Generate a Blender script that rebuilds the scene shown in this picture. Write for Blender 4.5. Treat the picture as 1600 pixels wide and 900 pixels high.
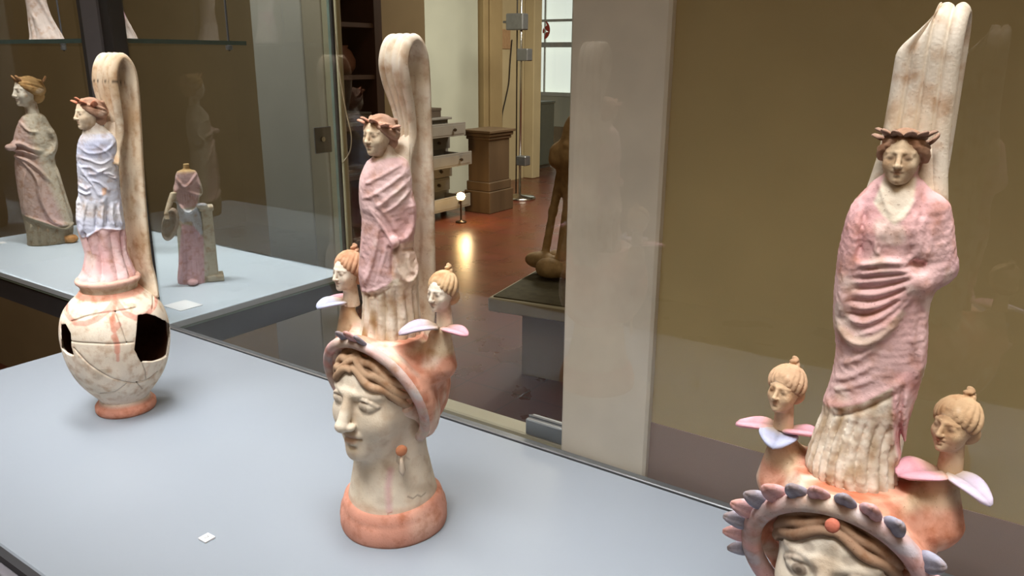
import bpy, math, random
import numpy as np
from mathutils import Vector, Matrix

# ------------------------------------------------------------------ start clean
for o in list(bpy.data.objects):
    bpy.data.objects.remove(o, do_unlink=True)
scene = bpy.context.scene
COL = scene.collection
random.seed(4)
rng = np.random.default_rng(7)

# ------------------------------------------------------------------ camera
# world: X runs along the near plinth, Y towards the glass at its back, Z up, floor z = 0, plinth top z = 1
FPX, PITCH, YAW, ROLL = 1231.04, 0.284265, 0.601344, 0.0058766
CAMPOS = np.array([0.0, 0.0, 1.45])
_c, _s = math.cos(YAW), math.sin(YAW)
FW = np.array([-_s*math.cos(PITCH), _c*math.cos(PITCH), -math.sin(PITCH)])
_rt = np.array([_c, _s, 0.0]); _up = np.cross(_rt, FW)
RT = _rt*math.cos(ROLL) + _up*math.sin(ROLL)
UP = -_rt*math.sin(ROLL) + _up*math.cos(ROLL)
cam_data = bpy.data.cameras.new('camera'); cam = bpy.data.objects.new('camera', cam_data)
COL.objects.link(cam)
cam_data.sensor_width = 36.0; cam_data.lens = FPX/1600*36.0
cam_data.clip_start = 0.02; cam_data.clip_end = 100
cam.matrix_world = Matrix(((RT[0], UP[0], -FW[0], CAMPOS[0]), (RT[1], UP[1], -FW[1], CAMPOS[1]),
                           (RT[2], UP[2], -FW[2], CAMPOS[2]), (0, 0, 0, 1)))
cam_data.dof.use_dof = False
scene.camera = cam
MCAM = np.array([RT, UP, FW])

def ray(px, py):
    return MCAM.T @ np.array([(px-800)/FPX, -(py-450)/FPX, 1.0])
def on_level(px, py, z):
    """point of the level z seen at that place of the photograph (measuring aid)"""
    r = ray(px, py); t = (z-CAMPOS[2])/r[2]; p = CAMPOS + r*t
    return float(p[0]), float(p[1])
def on_y(px, py, y):
    r = ray(px, py); p = CAMPOS + r*(y/r[1]); return float(p[0]), float(p[2])

# ------------------------------------------------------------------ world, lamps, exposure
scene.view_settings.view_transform = 'Standard'
scene.view_settings.look = 'None'
scene.view_settings.gamma = 1.0
scene.view_settings.use_curve_mapping = False
scene.view_settings.exposure = 0.0
world = bpy.data.worlds.new('world'); scene.world = world
world.use_nodes = True
bg = world.node_tree.nodes['Background']
bg.inputs[0].default_value = (0.86, 0.93, 1.0, 1); bg.inputs[1].default_value = 0.25

def area(name, loc, target, sx, sy, power, color, spread=180):
    l = bpy.data.lights.new(name, 'AREA'); l.shape = 'RECTANGLE'; l.size = sx; l.size_y = sy
    l.energy = power; l.color = color; l.spread = math.radians(spread)
    o = bpy.data.objects.new(name, l); COL.objects.link(o); o.location = loc
    d = Vector(target) - Vector(loc)
    o.rotation_euler = d.to_track_quat('-Z', 'Y').to_euler()
    return o
# luminaires over the two cases, with unseen fill lights added to brighten dim parts
area('case_and_fill_lamp', (-0.22, 0.02, 2.35), (-0.22, 0.47, 1.0), 2.2, 0.30, 4.7, (1.0, 0.99, 0.97), 45)
area('case_and_fill_lamp', (-0.30, 0.54, 2.45), (-0.30, 0.52, 1.0), 1.8, 0.20, 2.4, (1.0, 0.99, 0.97), 36)
area('case_and_fill_lamp', (-0.35, -0.05, 2.20), (-0.95, 0.48, 1.22), 0.4, 0.3, 0.50, (1.0, 0.99, 0.97), 40)  # added fill light that brightens the broken jug
area('case_and_fill_lamp', (-1.55, 0.76, 2.50), (-1.72, 1.00, 1.0), 0.7, 0.05, 13.0, (1.0, 0.97, 0.93), 100)
area('ceiling_fill', (0.75, -1.0, 3.1), (0.5, -0.8, 0.0), 1.6, 1.4, 17.0, (1.0, 0.77, 0.50), 180)  # added unseen fill for the fronts and right sides of the vases
area('ceiling_fill', (-3.0, -0.2, 3.1), (-3.0, 0.2, 0.0), 1.4, 1.0, 20.0, (1.0, 0.86, 0.66), 180)  # added unseen fill that lifts the dark wall and floor on the left
area('passage_fill', (-1.75, 2.35, 3.1), (-1.75, 2.5, 0.0), 0.6, 0.6, 11.0, (1.0, 0.88, 0.70), 180)  # added unseen fill to brighten the bone exhibit, platform and shelf unit
area('far_room_lamp', (-3.0, 6.2, 3.1), (-3.0, 6.2, 0.0), 1.6, 1.6, 190.0, (1.0, 0.92, 0.76), 180)

# ------------------------------------------------------------------ helpers
def lin(h):
    h = h.lstrip('#'); v = [int(h[i:i+2], 16)/255 for i in (0, 2, 4)]
    return np.array([x/12.92 if x <= 0.04045 else ((x+0.055)/1.055)**2.4 for x in v])

def tag(o, label=None, cat=None, group=None, kind=None):
    if label: o['label'] = label
    if cat: o['category'] = cat
    if group: o['group'] = group
    if kind: o['kind'] = kind
    return o
def empty(name, loc=(0, 0, 0), rz=0.0):
    o = bpy.data.objects.new(name, None); COL.objects.link(o)
    o.location = loc; o.rotation_euler = (0, 0, rz); o.empty_display_size = 0.02
    return o
def link(name, me, mat, parent=None, smooth=True):
    o = bpy.data.objects.new(name, me); COL.objects.link(o)
    if mat is not None:
        if isinstance(mat, (list, tuple)):
            for m in mat: me.materials.append(m)
        elif not me.materials: me.materials.append(mat)
    if smooth:
        me.polygons.foreach_set('use_smooth', np.ones(len(me.polygons), dtype=bool))
    if parent is not None: o.parent = parent
    return o
def np_mesh(name, V, F, cols=None):
    V = np.asarray(V, dtype=np.float32); me = bpy.data.meshes.new(name)
    if isinstance(F, np.ndarray):
        n, k = F.shape
        me.vertices.add(len(V)); me.vertices.foreach_set('co', V.ravel())
        me.loops.add(n*k); me.loops.foreach_set('vertex_index', F.astype(np.int32).ravel())
        me.polygons.add(n); me.polygons.foreach_set('loop_start', np.arange(0, n*k, k, dtype=np.int32))
        me.update(calc_edges=True)
    else:
        me.from_pydata([tuple(v) for v in V], [], F); me.update()
    if cols is not None:
        a = me.color_attributes.new('Col', 'FLOAT_COLOR', 'POINT')
        c4 = np.ones((len(V), 4), dtype=np.float32); c4[:, :3] = cols
        a.data.foreach_set('color', c4.ravel())
    return me

class MB:
    """collects plain solids into ONE mesh"""
    def __init__(s): s.v = []; s.f = []; s.m = []
    def add(s, V, F, mi=0):
        b = len(s.v); s.v += [tuple(float(c) for c in p) for p in V]
        s.f += [tuple(i+b for i in f) for f in F]; s.m += [mi]*len(F); return s
    def box(s, x0, x1, y0, y1, z0, z1, mi=0, bev=0.0):
        if bev <= 0:
            V = [(x, y, z) for z in (z0, z1) for y in (y0, y1) for x in (x0, x1)]
            F = [(0, 2, 3, 1), (4, 5, 7, 6), (0, 1, 5, 4), (2, 6, 7, 3), (0, 4, 6, 2), (1, 3, 7, 5)]
            return s.add(V, F, mi)
        b = bev; V = []; xs = (x0, x1); ys = (y0, y1); zs = (z0, z1); sg = (1, -1)
        idx = {}
        for i in range(2):
            for j in range(2):
                for k in range(2):
                    for a in range(3):
                        p = [xs[i]+sg[i]*b, ys[j]+sg[j]*b, zs[k]+sg[k]*b]
                        p[a] = (xs[i], ys[j], zs[k])[a]
                        idx[i, j, k, a] = len(V); V.append(p)
        F = []
        for a in range(3):
            u, w = (a+1) % 3, (a+2) % 3
            for side in (0, 1):
                q = []
                for (p, r) in ((0, 0), (1, 0), (1, 1), (0, 1)):
                    c = [0, 0, 0]; c[a] = side; c[u] = p; c[w] = r; q.append(idx[c[0], c[1], c[2], a])
                F.append(tuple(q if side else q[::-1]))
        for a in range(3):           # edges along axis a
            u, w = (a+1) % 3, (a+2) % 3
            for p in (0, 1):
                for r in (0, 1):
                    c0 = [0, 0, 0]; c0[u] = p; c0[w] = r; c1 = list(c0); c1[a] = 1
                    q = [idx[c0[0], c0[1], c0[2], u], idx[c1[0], c1[1], c1[2], u], idx[c1[0], c1[1], c1[2], w], idx[c0[0], c0[1], c0[2], w]]
                    F.append(tuple(q if (p ^ r) else q[::-1]))
        for i in range(2):
            for j in range(2):
                for k in range(2):
                    q = [idx[i, j, k, 0], idx[i, j, k, 1], idx[i, j, k, 2]]
                    F.append(tuple(q if (i+j+k) % 2 else q[::-1]))
        return s.add(V, F, mi)
    def lathe(s, prof, n=48, c=(0, 0), mi=0, cap=True):
        V = []; F = []
        for (r, z) in prof:
            for i in range(n):
                a = 2*math.pi*i/n; V.append((c[0]+r*math.cos(a), c[1]+r*math.sin(a), z))
        for j in range(len(prof)-1):
            for i in range(n):
                k = (i+1) % n; F.append((j*n+i, j*n+k, (j+1)*n+k, (j+1)*n+i))
        if cap:
            F.append(tuple(range(n))[::-1]); F.append(tuple((len(prof)-1)*n+i for i in range(n)))
        return s.add(V, F, mi)
    def tube(s, pts, r, n=10, mi=0):
        P = [Vector(p) for p in pts]; V = []; F = []
        rr = r if isinstance(r, (list, tuple)) else [r]*len(P)
        t0 = (P[1]-P[0]).normalized(); nrm = t0.orthogonal().normalized()
        for i, p in enumerate(P):
            t = (P[min(i+1, len(P)-1)]-P[max(i-1, 0)]).normalized()
            nrm = (nrm - t*nrm.dot(t)).normalized(); bn = t.cross(nrm)
            for k in range(n):
                a = 2*math.pi*k/n; V.append(p+(nrm*math.cos(a)+bn*math.sin(a))*rr[i])
        for i in range(len(P)-1):
            for k in range(n):
                l = (k+1) % n; F.append((i*n+k, i*n+l, (i+1)*n+l, (i+1)*n+k))
        F.append(tuple(range(n))[::-1]); F.append(tuple((len(P)-1)*n+k for k in range(n)))
        return s.add(V, F, mi)
    def prism(s, poly, y0, y1, mi=0, axis='y'):
        """polygon in (x,z) pushed along y (or (x,y) along z when axis='z')"""
        n = len(poly); V = []
        for d in (y0, y1):
            for (a, b) in poly: V.append((a, d, b) if axis == 'y' else (a, b, d))
        F = [tuple(range(n)), tuple(range(n, 2*n))[::-1]] + [(i, n+i, n+(i+1) % n, (i+1) % n) for i in range(n)]
        if axis == 'z': F = [f[::-1] for f in F]
        return s.add(V, F, mi)
    def build(s, name, mat, parent=None, smooth=False):
        me = bpy.data.meshes.new(name); me.from_pydata(s.v, [], s.f); me.update()
        o = link(name, me, mat, parent, smooth)
        if isinstance(mat, (list, tuple)): me.polygons.foreach_set('material_index', s.m)
        return o

# ------------------------------------------------------------------ modelling clay: a distance field that is turned into one mesh
def smoothstep(a, b, x):
    t = np.clip((x-a)/(b-a), 0, 1); return t*t*(3-2*t)

def seg_dist2d(A, B, poly):
    """distance to an open polyline in 2D, and the parameter 0..1 along it"""
    best = None; par = None; n = len(poly)-1
    for i in range(n):
        (x0, y0), (x1, y1) = poly[i], poly[i+1]; dx, dy = x1-x0, y1-y0; L = dx*dx+dy*dy+1e-14
        t = np.clip(((A-x0)*dx+(B-y0)*dy)/L, 0, 1)
        d = (A-x0-t*dx)**2+(B-y0-t*dy)**2
        if best is None: best, par = d, t/n+0*d
        else:
            m = d < best; best = np.where(m, d, best); par = np.where(m, (i+t)/n, par)
    return np.sqrt(best), par
def in_poly(A, B, poly):
    c = np.zeros(np.broadcast(A, B).shape, dtype=bool); n = len(poly)
    for i in range(n):
        (x0, y0), (x1, y1) = poly[i], poly[(i+1) % n]
        if y0 == y1: continue
        m = (y0 > B) != (y1 > B)
        c ^= m & (A < (x1-x0)*(B-y0)/(y1-y0)+x0)
    return c
def poly_sd(A, B, poly):
    d, _ = seg_dist2d(A, B, list(poly)+[poly[0]])
    return np.where(in_poly(A, B, poly), -d, d)
def curve(pts, n):
    """Catmull-Rom through the points"""
    P = np.array(pts, dtype=float); P = np.vstack([2*P[0]-P[1], P, 2*P[-1]-P[-2]]); out = []
    m = len(P)-3
    for t in np.linspace(0, m-1e-6, n):
        i = int(t); f = t-i; a, b, c, d = P[i:i+4]
        out.append(0.5*((2*b)+(c-a)*f+(2*a-5*b+4*c-d)*f*f+(3*b-a-3*c+d)*f**3))
    return np.array(out)

class Clay:
    def __init__(s, lo, hi, vox):
        s.lo = np.array(lo, float); s.h = vox
        s.n = np.ceil((np.array(hi)-s.lo)/vox).astype(int)+1
        s.ax = [(s.lo[i]+vox*np.arange(s.n[i])).astype(np.float32) for i in range(3)]
        s.D = np.full(tuple(s.n), 0.5, dtype=np.float32)
    def grid(s, lo=None, hi=None):
        if lo is None: sl = [slice(0, s.n[i]) for i in range(3)]
        else:
            sl = []
            for i in range(3):
                a = int(np.floor((lo[i]-s.lo[i])/s.h)); b = int(np.ceil((hi[i]-s.lo[i])/s.h))+1
                a = max(0, min(a, s.n[i])); b = max(0, min(b, s.n[i])); sl.append(slice(a, b))
        X = s.ax[0][sl[0]][:, None, None]; Y = s.ax[1][sl[1]][None, :, None]; Z = s.ax[2][sl[2]][None, None, :]
        return tuple(sl), X, Y, Z
    def put(s, sl, d, k, op):
        A = s.D[sl]
        if A.size == 0: return
        d = d.astype(np.float32)
        if op == 'add':
            if k <= 0: s.D[sl] = np.minimum(A, d); return
            h = np.clip(0.5+0.5*(A-d)/k, 0, 1); s.D[sl] = A+(d-A)*h-k*h*(1-h)
        elif op == 'cut':
            if k <= 0: s.D[sl] = np.maximum(A, -d); return
            h = np.clip(0.5-0.5*(A+d)/k, 0, 1); s.D[sl] = A+(-d-A)*h+k*h*(1-h)
        elif op == 'keep':
            s.D[sl] = np.maximum(A, d)
    def ell(s, c, r, k=0.0, op='add', rot=None):
        c = np.array(c, float); r = np.array([r]*3 if np.isscalar(r) else r, float); R = max(r) if rot is not None else r
        m = R+k+3*s.h
        sl, X, Y, Z = s.grid(c-m, c+m)
        x, y, z = X-c[0], Y-c[1], Z-c[2]
        if rot is not None:
            M = np.array(rot)   # columns are the axes of the ellipsoid
            x, y, z = [x*M[0, i]+y*M[1, i]+z*M[2, i] for i in range(3)]
        a, b, e = x/r[0], y/r[1], z/r[2]
        k0 = np.sqrt(a*a+b*b+e*e)+1e-9; k1 = np.sqrt((a/r[0])**2+(b/r[1])**2+(e/r[2])**2)+1e-9
        s.put(sl, k0*(k0-1)/k1, k, op); return s
    def cap(s, p, q, r1, r2=None, k=0.0, op='add'):
        r2 = r1 if r2 is None else r2
        p = np.array(p, float); q = np.array(q, float); m = max(r1, r2)+k+3*s.h
        sl, X, Y, Z = s.grid(np.minimum(p, q)-m, np.maximum(p, q)+m)
        d = q-p; L = float(d@d)+1e-12
        t = np.clip(((X-p[0])*d[0]+(Y-p[1])*d[1]+(Z-p[2])*d[2])/L, 0, 1)
        dist = np.sqrt((X-p[0]-t*d[0])**2+(Y-p[1]-t*d[1])**2+(Z-p[2]-t*d[2])**2)-(r1+(r2-r1)*t)
        s.put(sl, dist, k, op); return s
    def tube(s, pts, r, k=0.0, op='add'):
        n = len(pts); rr = [r]*n if np.isscalar(r) else list(r)
        for i in range(n-1): s.cap(pts[i], pts[i+1], rr[i], rr[i+1], k, op)
        return s
    def box(s, lo, hi, rnd=0.0, k=0.0, op='add'):
        lo = np.array(lo, float); hi = np.array(hi, float); m = k+3*s.h
        sl, X, Y, Z = s.grid(lo-m, hi+m); c = (lo+hi)/2; e = (hi-lo)/2-rnd
        qx, qy, qz = np.abs(X-c[0])-e[0], np.abs(Y-c[1])-e[1], np.abs(Z-c[2])-e[2]
        d = np.sqrt(np.maximum(qx, 0)**2+np.maximum(qy, 0)**2+np.maximum(qz, 0)**2)+np.minimum(np.maximum(np.maximum(qx, qy), qz), 0)-rnd
        s.put(sl, d, k, op); return s
    def loft(s, st, k=0.0, op='add', power=2.0, wave=None):
        """stations (z, cx, cy, rx, ry); wave(theta, z) pushes the wall out"""
        st = np.array(sorted(st), float); z0, z1 = st[0, 0], st[-1, 0]; m = k+3*s.h
        rx, ry = st[:, 3].max()*1.25, st[:, 4].max()*1.25
        lo = (st[:, 1].min()-rx-m, st[:, 2].min()-ry-m, z0-m); hi = (st[:, 1].max()+rx+m, st[:, 2].max()+ry+m, z1+m)
        sl, X, Y, Z = s.grid(lo, hi); zz = Z.ravel()
        dense = curve(st, 12*len(st)); o = np.argsort(dense[:, 0]); dense = dense[o]
        f = [np.interp(zz, dense[:, 0], dense[:, i])[None, None, :] for i in range(1, 5)]
        a, b = (X-f[0])/f[2], (Y-f[1])/f[3]
        rho = (np.abs(a)**power+np.abs(b)**power)**(1/power)
        d = (rho-1)*np.minimum(f[2], f[3])
        if wave is not None: d = d-wave(np.arctan2(b, a), Z)
        dz = np.maximum(z0-Z, Z-z1)
        s.put(sl, np.maximum(d, dz), k, op); return s
    def relief(s, pts, amp, w, yc=0.0, fade=True, back=False, taper=(1, 1)):
        """ridge (amp > 0) or groove along a line drawn on the front, pts = [(x, z), ...]"""
        P = curve(pts, 6*len(pts)) if len(pts) > 2 else np.array(pts); m = 3*w
        sl, X, Y, Z = s.grid((P[:, 0].min()-m, -9, P[:, 1].min()-m), (P[:, 0].max()+m, 9, P[:, 1].max()+m))
        if X.size == 0 or Z.size == 0: return s
        x2, z2 = X[:, 0, 0][:, None], Z[0, 0, :][None, :]
        d, t = seg_dist2d(x2, z2, [tuple(p) for p in P])
        g = amp*np.exp(-(d/w)**2)
        if fade: g = g*np.clip(np.minimum(t*5+taper[0]*.2, (1-t)*5+taper[1]*.2), 0, 1)
        fm = 1-smoothstep(yc-0.004, yc+0.006, Y) if not back else 1.0
        s.D[sl] -= (g[:, None, :]*fm).astype(np.float32); return s
    def rough(s, amp, scale, seed=1):
        """hand-worked unevenness of the surface"""
        w = np.argwhere(np.abs(s.D) < 4*amp+3*s.h)
        P = s.lo+w*s.h; n = vnoise(P, scale, seed)+.6*vnoise(P, scale*2.3, seed+1)
        s.D[w[:, 0], w[:, 1], w[:, 2]] += (amp*n).astype(np.float32); return s
    def mesh(s):
        D = s.D; D[0], D[-1] = np.maximum(D[0], s.h*.5), np.maximum(D[-1], s.h*.5)
        D[:, 0] = np.maximum(D[:, 0], s.h*.5); D[:, -1] = np.maximum(D[:, -1], s.h*.5)
        D[:, :, 0] = np.maximum(D[:, :, 0], s.h*.5); D[:, :, -1] = np.maximum(D[:, :, -1], s.h*.5)
        S = D < 0
        cnt = np.zeros(tuple(s.n-1), dtype=np.int8)
        for i in (0, 1):
            for j in (0, 1):
                for k in (0, 1):
                    cnt += S[i:s.n[0]-1+i, j:s.n[1]-1+j, k:s.n[2]-1+k]
        act = np.argwhere((cnt > 0) & (cnt < 8))
        M = len(act); idx = np.full(tuple(s.n-1), -1, dtype=np.int32); idx[act[:, 0], act[:, 1], act[:, 2]] = np.arange(M)
        acc = np.zeros((M, 3)); num = np.zeros(M)
        corner = [(i, j, k) for i in (0, 1) for j in (0, 1) for k in (0, 1)]
        val = {c: D[act[:, 0]+c[0], act[:, 1]+c[1], act[:, 2]+c[2]].astype(np.float64) for c in corner}
        for c in corner:
            for a in range(3):
                if c[a] == 0:
                    e = list(c); e[a] = 1; e = tuple(e); va, vb = val[c], val[e]
                    m = (va < 0) != (vb < 0); t = np.where(m, va/np.where(m, va-vb, 1), 0)
                    p = np.tile(np.array(c, float), (M, 1)); p[:, a] = t
                    acc += p*m[:, None]; num += m
        V = s.lo+(act+acc/num[:, None])*s.h
        F = []
        for a in range(3):
            u, w = (a+1) % 3, (a+2) % 3
            sa = [slice(0, None)]*3; sb = [slice(0, None)]*3; sa[a] = slice(0, -1); sb[a] = slice(1, None)
            A, B = S[tuple(sa)], S[tuple(sb)]
            q = np.argwhere(A != B); q = q[(q[:, u] > 0) & (q[:, w] > 0) & (q[:, u] < s.n[u]-1) & (q[:, w] < s.n[w]-1)]
            ins = A[q[:, 0], q[:, 1], q[:, 2]]
            def cell(du, dw):
                c = q.copy(); c[:, u] += du; c[:, w] += dw; return idx[c[:, 0], c[:, 1], c[:, 2]]
            Q = np.stack([cell(-1, -1), cell(0, -1), cell(0, 0), cell(-1, 0)], 1)
            Q[~ins] = Q[~ins][:, ::-1]; F.append(Q)
        return V, np.vstack(F)

def rotz(V, a, off=(0, 0, 0)):
    c, s_ = math.cos(a), math.sin(a); V = np.asarray(V, float)
    return np.stack([V[:, 0]*c-V[:, 1]*s_+off[0], V[:, 0]*s_+V[:, 1]*c+off[1], V[:, 2]+off[2]], 1)
def vnoise(V, scale, seed=0):
    """cheap smooth noise from a few sines, -1..1"""
    r = np.random.default_rng(seed); o = 0
    for i in range(7):
        d = r.normal(size=3); d /= np.linalg.norm(d); o = o+np.sin((V@d)*scale*(0.6+r.random())+r.random()*6.28)
    return o/4.2
def mix(a, b, t):
    t = np.clip(np.asarray(t, float), 0, 1)[:, None]; return a*(1-t)+b*t

# ------------------------------------------------------------------ materials
def nodes(name):
    m = bpy.data.materials.new(name); m.use_nodes = True; nt = m.node_tree
    return m, nt, nt.nodes['Principled BSDF']
def clay_mat(name, dirt=0.35, rough=0.85, scale=90.0, speck=0.25, bump=0.25):
    """pigment from the painted colour attribute, with stains, specks and fine relief"""
    m, nt, b = nodes(name); N, L = nt.nodes, nt.links
    at = N.new('ShaderNodeAttribute'); at.attribute_name = 'Col'
    tc = N.new('ShaderNodeTexCoord')
    n1 = N.new('ShaderNodeTexNoise'); n1.inputs['Scale'].default_value = scale; n1.inputs['Detail'].default_value = 6
    n2 = N.new('ShaderNodeTexNoise'); n2.inputs['Scale'].default_value = scale*6; n2.inputs['Detail'].default_value = 3
    n3 = N.new('ShaderNodeTexNoise'); n3.inputs['Scale'].default_value = scale*.45; n3.inputs['Detail'].default_value = 5
    for n in (n1, n2, n3): L.new(tc.outputs['Object'], n.inputs['Vector'])
    r1 = N.new('ShaderNodeMapRange'); r1.inputs[1].default_value = .49; r1.inputs[2].default_value = .74; L.new(n1.outputs[0], r1.inputs[0])
    r1.inputs[4].default_value = dirt
    r2 = N.new('ShaderNodeMapRange'); r2.inputs[1].default_value = .66; r2.inputs[2].default_value = .74; L.new(n2.outputs[0], r2.inputs[0])
    r2.inputs[4].default_value = speck
    mx = N.new('ShaderNodeMix'); mx.data_type = 'RGBA'; mx.blend_type = 'MULTIPLY'
    L.new(r1.outputs[0], mx.inputs[0]); L.new(at.outputs[0], mx.inputs[6]); mx.inputs[7].default_value = (0.62, 0.42, 0.27, 1)
    mx2 = N.new('ShaderNodeMix'); mx2.data_type = 'RGBA'; mx2.blend_type = 'MULTIPLY'
    L.new(r2.outputs[0], mx2.inputs[0]); L.new(mx.outputs[2], mx2.inputs[6]); mx2.inputs[7].default_value = (0.35, 0.22, 0.15, 1)
    r3 = N.new('ShaderNodeMapRange'); r3.inputs[1].default_value = .35; r3.inputs[2].default_value = .7; r3.inputs[3].default_value = .9; r3.inputs[4].default_value = 1.08
    L.new(n3.outputs[0], r3.inputs[0])
    mx3 = N.new('ShaderNodeMix'); mx3.data_type = 'RGBA'; mx3.blend_type = 'MULTIPLY'; mx3.inputs[0].default_value = 1
    L.new(mx2.outputs[2], mx3.inputs[6]); L.new(r3.outputs[0], mx3.inputs[7])
    L.new(mx3.outputs[2], b.inputs['Base Color'])
    b.inputs['Roughness'].default_value = rough; b.inputs['Specular IOR Level'].default_value = 0.25
    bp = N.new('ShaderNodeBump'); bp.inputs['Strength'].default_value = bump; bp.inputs['Distance'].default_value = 0.0012
    L.new(n2.outputs[0], bp.inputs['Height']); L.new(bp.outputs[0], b.inputs['Normal'])
    return m
def flat_mat(name, hexc, rough=0.6, metal=0.0, noise=0.06, scale=30.0, bump=0.0, spec=0.4, stretch=None, hex2=None):
    m, nt, b = nodes(name); N, L = nt.nodes, nt.links
    c = lin(hexc); c2 = lin(hex2) if hex2 else c*(1-noise*3)
    tc = N.new('ShaderNodeTexCoord'); n = N.new('ShaderNodeTexNoise'); n.inputs['Scale'].default_value = scale; n.inputs['Detail'].default_value = 5
    if stretch:
        mp = N.new('ShaderNodeMapping'); mp.inputs['Scale'].default_value = stretch
        L.new(tc.outputs['Object'], mp.inputs[0]); L.new(mp.outputs[0], n.inputs['Vector'])
    else: L.new(tc.outputs['Object'], n.inputs['Vector'])
    mx = N.new('ShaderNodeMix'); mx.data_type = 'RGBA'
    rp = N.new('ShaderNodeMapRange'); rp.inputs[1].default_value = .35; rp.inputs[2].default_value = .7; L.new(n.outputs[0], rp.inputs[0])
    L.new(rp.outputs[0], mx.inputs[0]); mx.inputs[6].default_value = (*c, 1); mx.inputs[7].default_value = (*c2, 1)
    L.new(mx.outputs[2], b.inputs['Base Color'])
    b.inputs['Roughness'].default_value = rough; b.inputs['Metallic'].default_value = metal; b.inputs['Specular IOR Level'].default_value = spec
    if bump > 0:
        bp = N.new('ShaderNodeBump'); bp.inputs['Strength'].default_value = bump; bp.inputs['Distance'].default_value = 0.002
        L.new(n.outputs[0], bp.inputs['Height']); L.new(bp.outputs[0], b.inputs['Normal'])
    return m
def glow_mat(name, hexc, strength):
    m, nt, b = nodes(name)
    b.inputs['Base Color'].default_value = (*lin(hexc), 1)
    b.inputs['Emission Color'].default_value = (*lin(hexc), 1); b.inputs['Emission Strength'].default_value = strength
    return m
def glass_mat(name, tint=(0.97, 0.99, 0.98), ior=1.82):
    m = bpy.data.materials.new(name); m.use_nodes = True; nt = m.node_tree; N, L = nt.nodes, nt.links
    N.clear(); out = N.new('ShaderNodeOutputMaterial')
    tr = N.new('ShaderNodeBsdfTransparent'); tr.inputs[0].default_value = (*tint, 1)
    gl = N.new('ShaderNodeBsdfGlossy'); gl.inputs['Roughness'].default_value = 0.0
    fr = N.new('ShaderNodeFresnel'); fr.inputs['IOR'].default_value = ior
    ge = N.new('ShaderNodeNewGeometry'); iv = N.new('ShaderNodeMath'); iv.operation = 'SUBTRACT'; iv.inputs[0].default_value = 1.0
    L.new(ge.outputs['Backfacing'], iv.inputs[1])      # the entry face carries the reflection of the whole sheet
    ml = N.new('ShaderNodeMath'); ml.operation = 'MULTIPLY'; L.new(fr.outputs[0], ml.inputs[0]); L.new(iv.outputs[0], ml.inputs[1])
    mx = N.new('ShaderNodeMixShader'); L.new(ml.outputs[0], mx.inputs[0]); L.new(tr.outputs[0], mx.inputs[1]); L.new(gl.outputs[0], mx.inputs[2])
    L.new(mx.outputs[0], out.inputs[0]); return m

# ------------------------------------------------------------------ materials of the place
def on_x(px, py, x):
    r = ray(px, py); p = CAMPOS+r*(x/r[0]); return float(p[1]), float(p[2])
M_WALL = flat_mat('yellow_plaster', 'aa9468', .9, noise=.05, scale=6, bump=.05)
M_WALLF = flat_mat('far_yellow_plaster', 'b8a986', .9, noise=.04, scale=3)
M_PALE = flat_mat('pale_plaster', 'b9bcae', .9, noise=.03, scale=3)
M_BROWNW = flat_mat('brown_wall', '8f7c5c', .9, noise=.04, scale=4)
M_DADO = flat_mat('brown_dado', '8f7668', .8, noise=.05, scale=9)
M_TRIM = flat_mat('white_door_trim', 'd5c9b8', .7, noise=.05, scale=14, bump=.05)
M_PIER = flat_mat('grey_green_panel', 'c2bcae', .8, noise=.04, scale=5)
M_CEIL = flat_mat('ceiling_paint', 'b5a890', .95, noise=.02, scale=3)
M_TOP = flat_mat('white_plinth_board', '8b939d', .42, noise=.012, scale=5, spec=.3)
M_TOP2 = flat_mat('pale_blue_plinth_board', 'c6d3e0', .35, noise=.012, scale=5, spec=.3)
M_STEELD = flat_mat('dark_steel', '46474c', .5, .0, noise=.05, scale=20)
M_STEELG = flat_mat('grey_steel', '85878a', .38, .7, noise=.05, scale=30)
M_STEELL = flat_mat('grey_lacquer', '85838c', .5, noise=.03, scale=20)
M_CHROME = flat_mat('chrome', 'c9c6bf', .2, 1.0, noise=.02, scale=20)
M_RAIL = flat_mat('beige_lacquer', 'a39a80', .5, noise=.05, scale=12)
M_GLASS = glass_mat('case_glass', (.975, .985, .983))
M_GEDGE = flat_mat('glass_edge', '84988f', .15, noise=.05, scale=60)
M_PAPER = flat_mat('white_card', 'eceef2', .8, noise=.01)
M_WOODD = flat_mat('dark_shelf_wood', '452c23', .55, noise=.1, scale=12, stretch=(1, 1, .15))
M_WOODB = flat_mat('brown_pedestal_wood', '5c4a37', .5, noise=.1, scale=10, stretch=(1, 1, .1))
M_CHEST = flat_mat('grey_painted_chest', '736e68', .6, noise=.05, scale=8)
M_KNOB = flat_mat('bronze_knob', '54483c', .35, .8)
M_CORD = flat_mat('pale_cord', 'b9a68a', .6)
M_BLACK = flat_mat('black_wire', '1d1916', .6)
M_RED = flat_mat('dark_red_film', '7b2a26', .5)
M_TEAL = flat_mat('grey_teal_cabinet', '5c6764', .5)
M_BONE = flat_mat('brown_bone', 'a98a5e', .7, noise=.12, scale=30, bump=.3)
M_MOSS = flat_mat('olive_platform_felt', '55503c', .9, noise=.12, scale=25, bump=.3)
M_POT = flat_mat('orange_terracotta', 'b06a3e', .8, noise=.06, scale=20)
M_SKY = glow_mat('daylight_outside', 'e6ebe0', .95)
M_BULB = glow_mat('lamp_bulb', 'ffcf80', 40.0)

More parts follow.
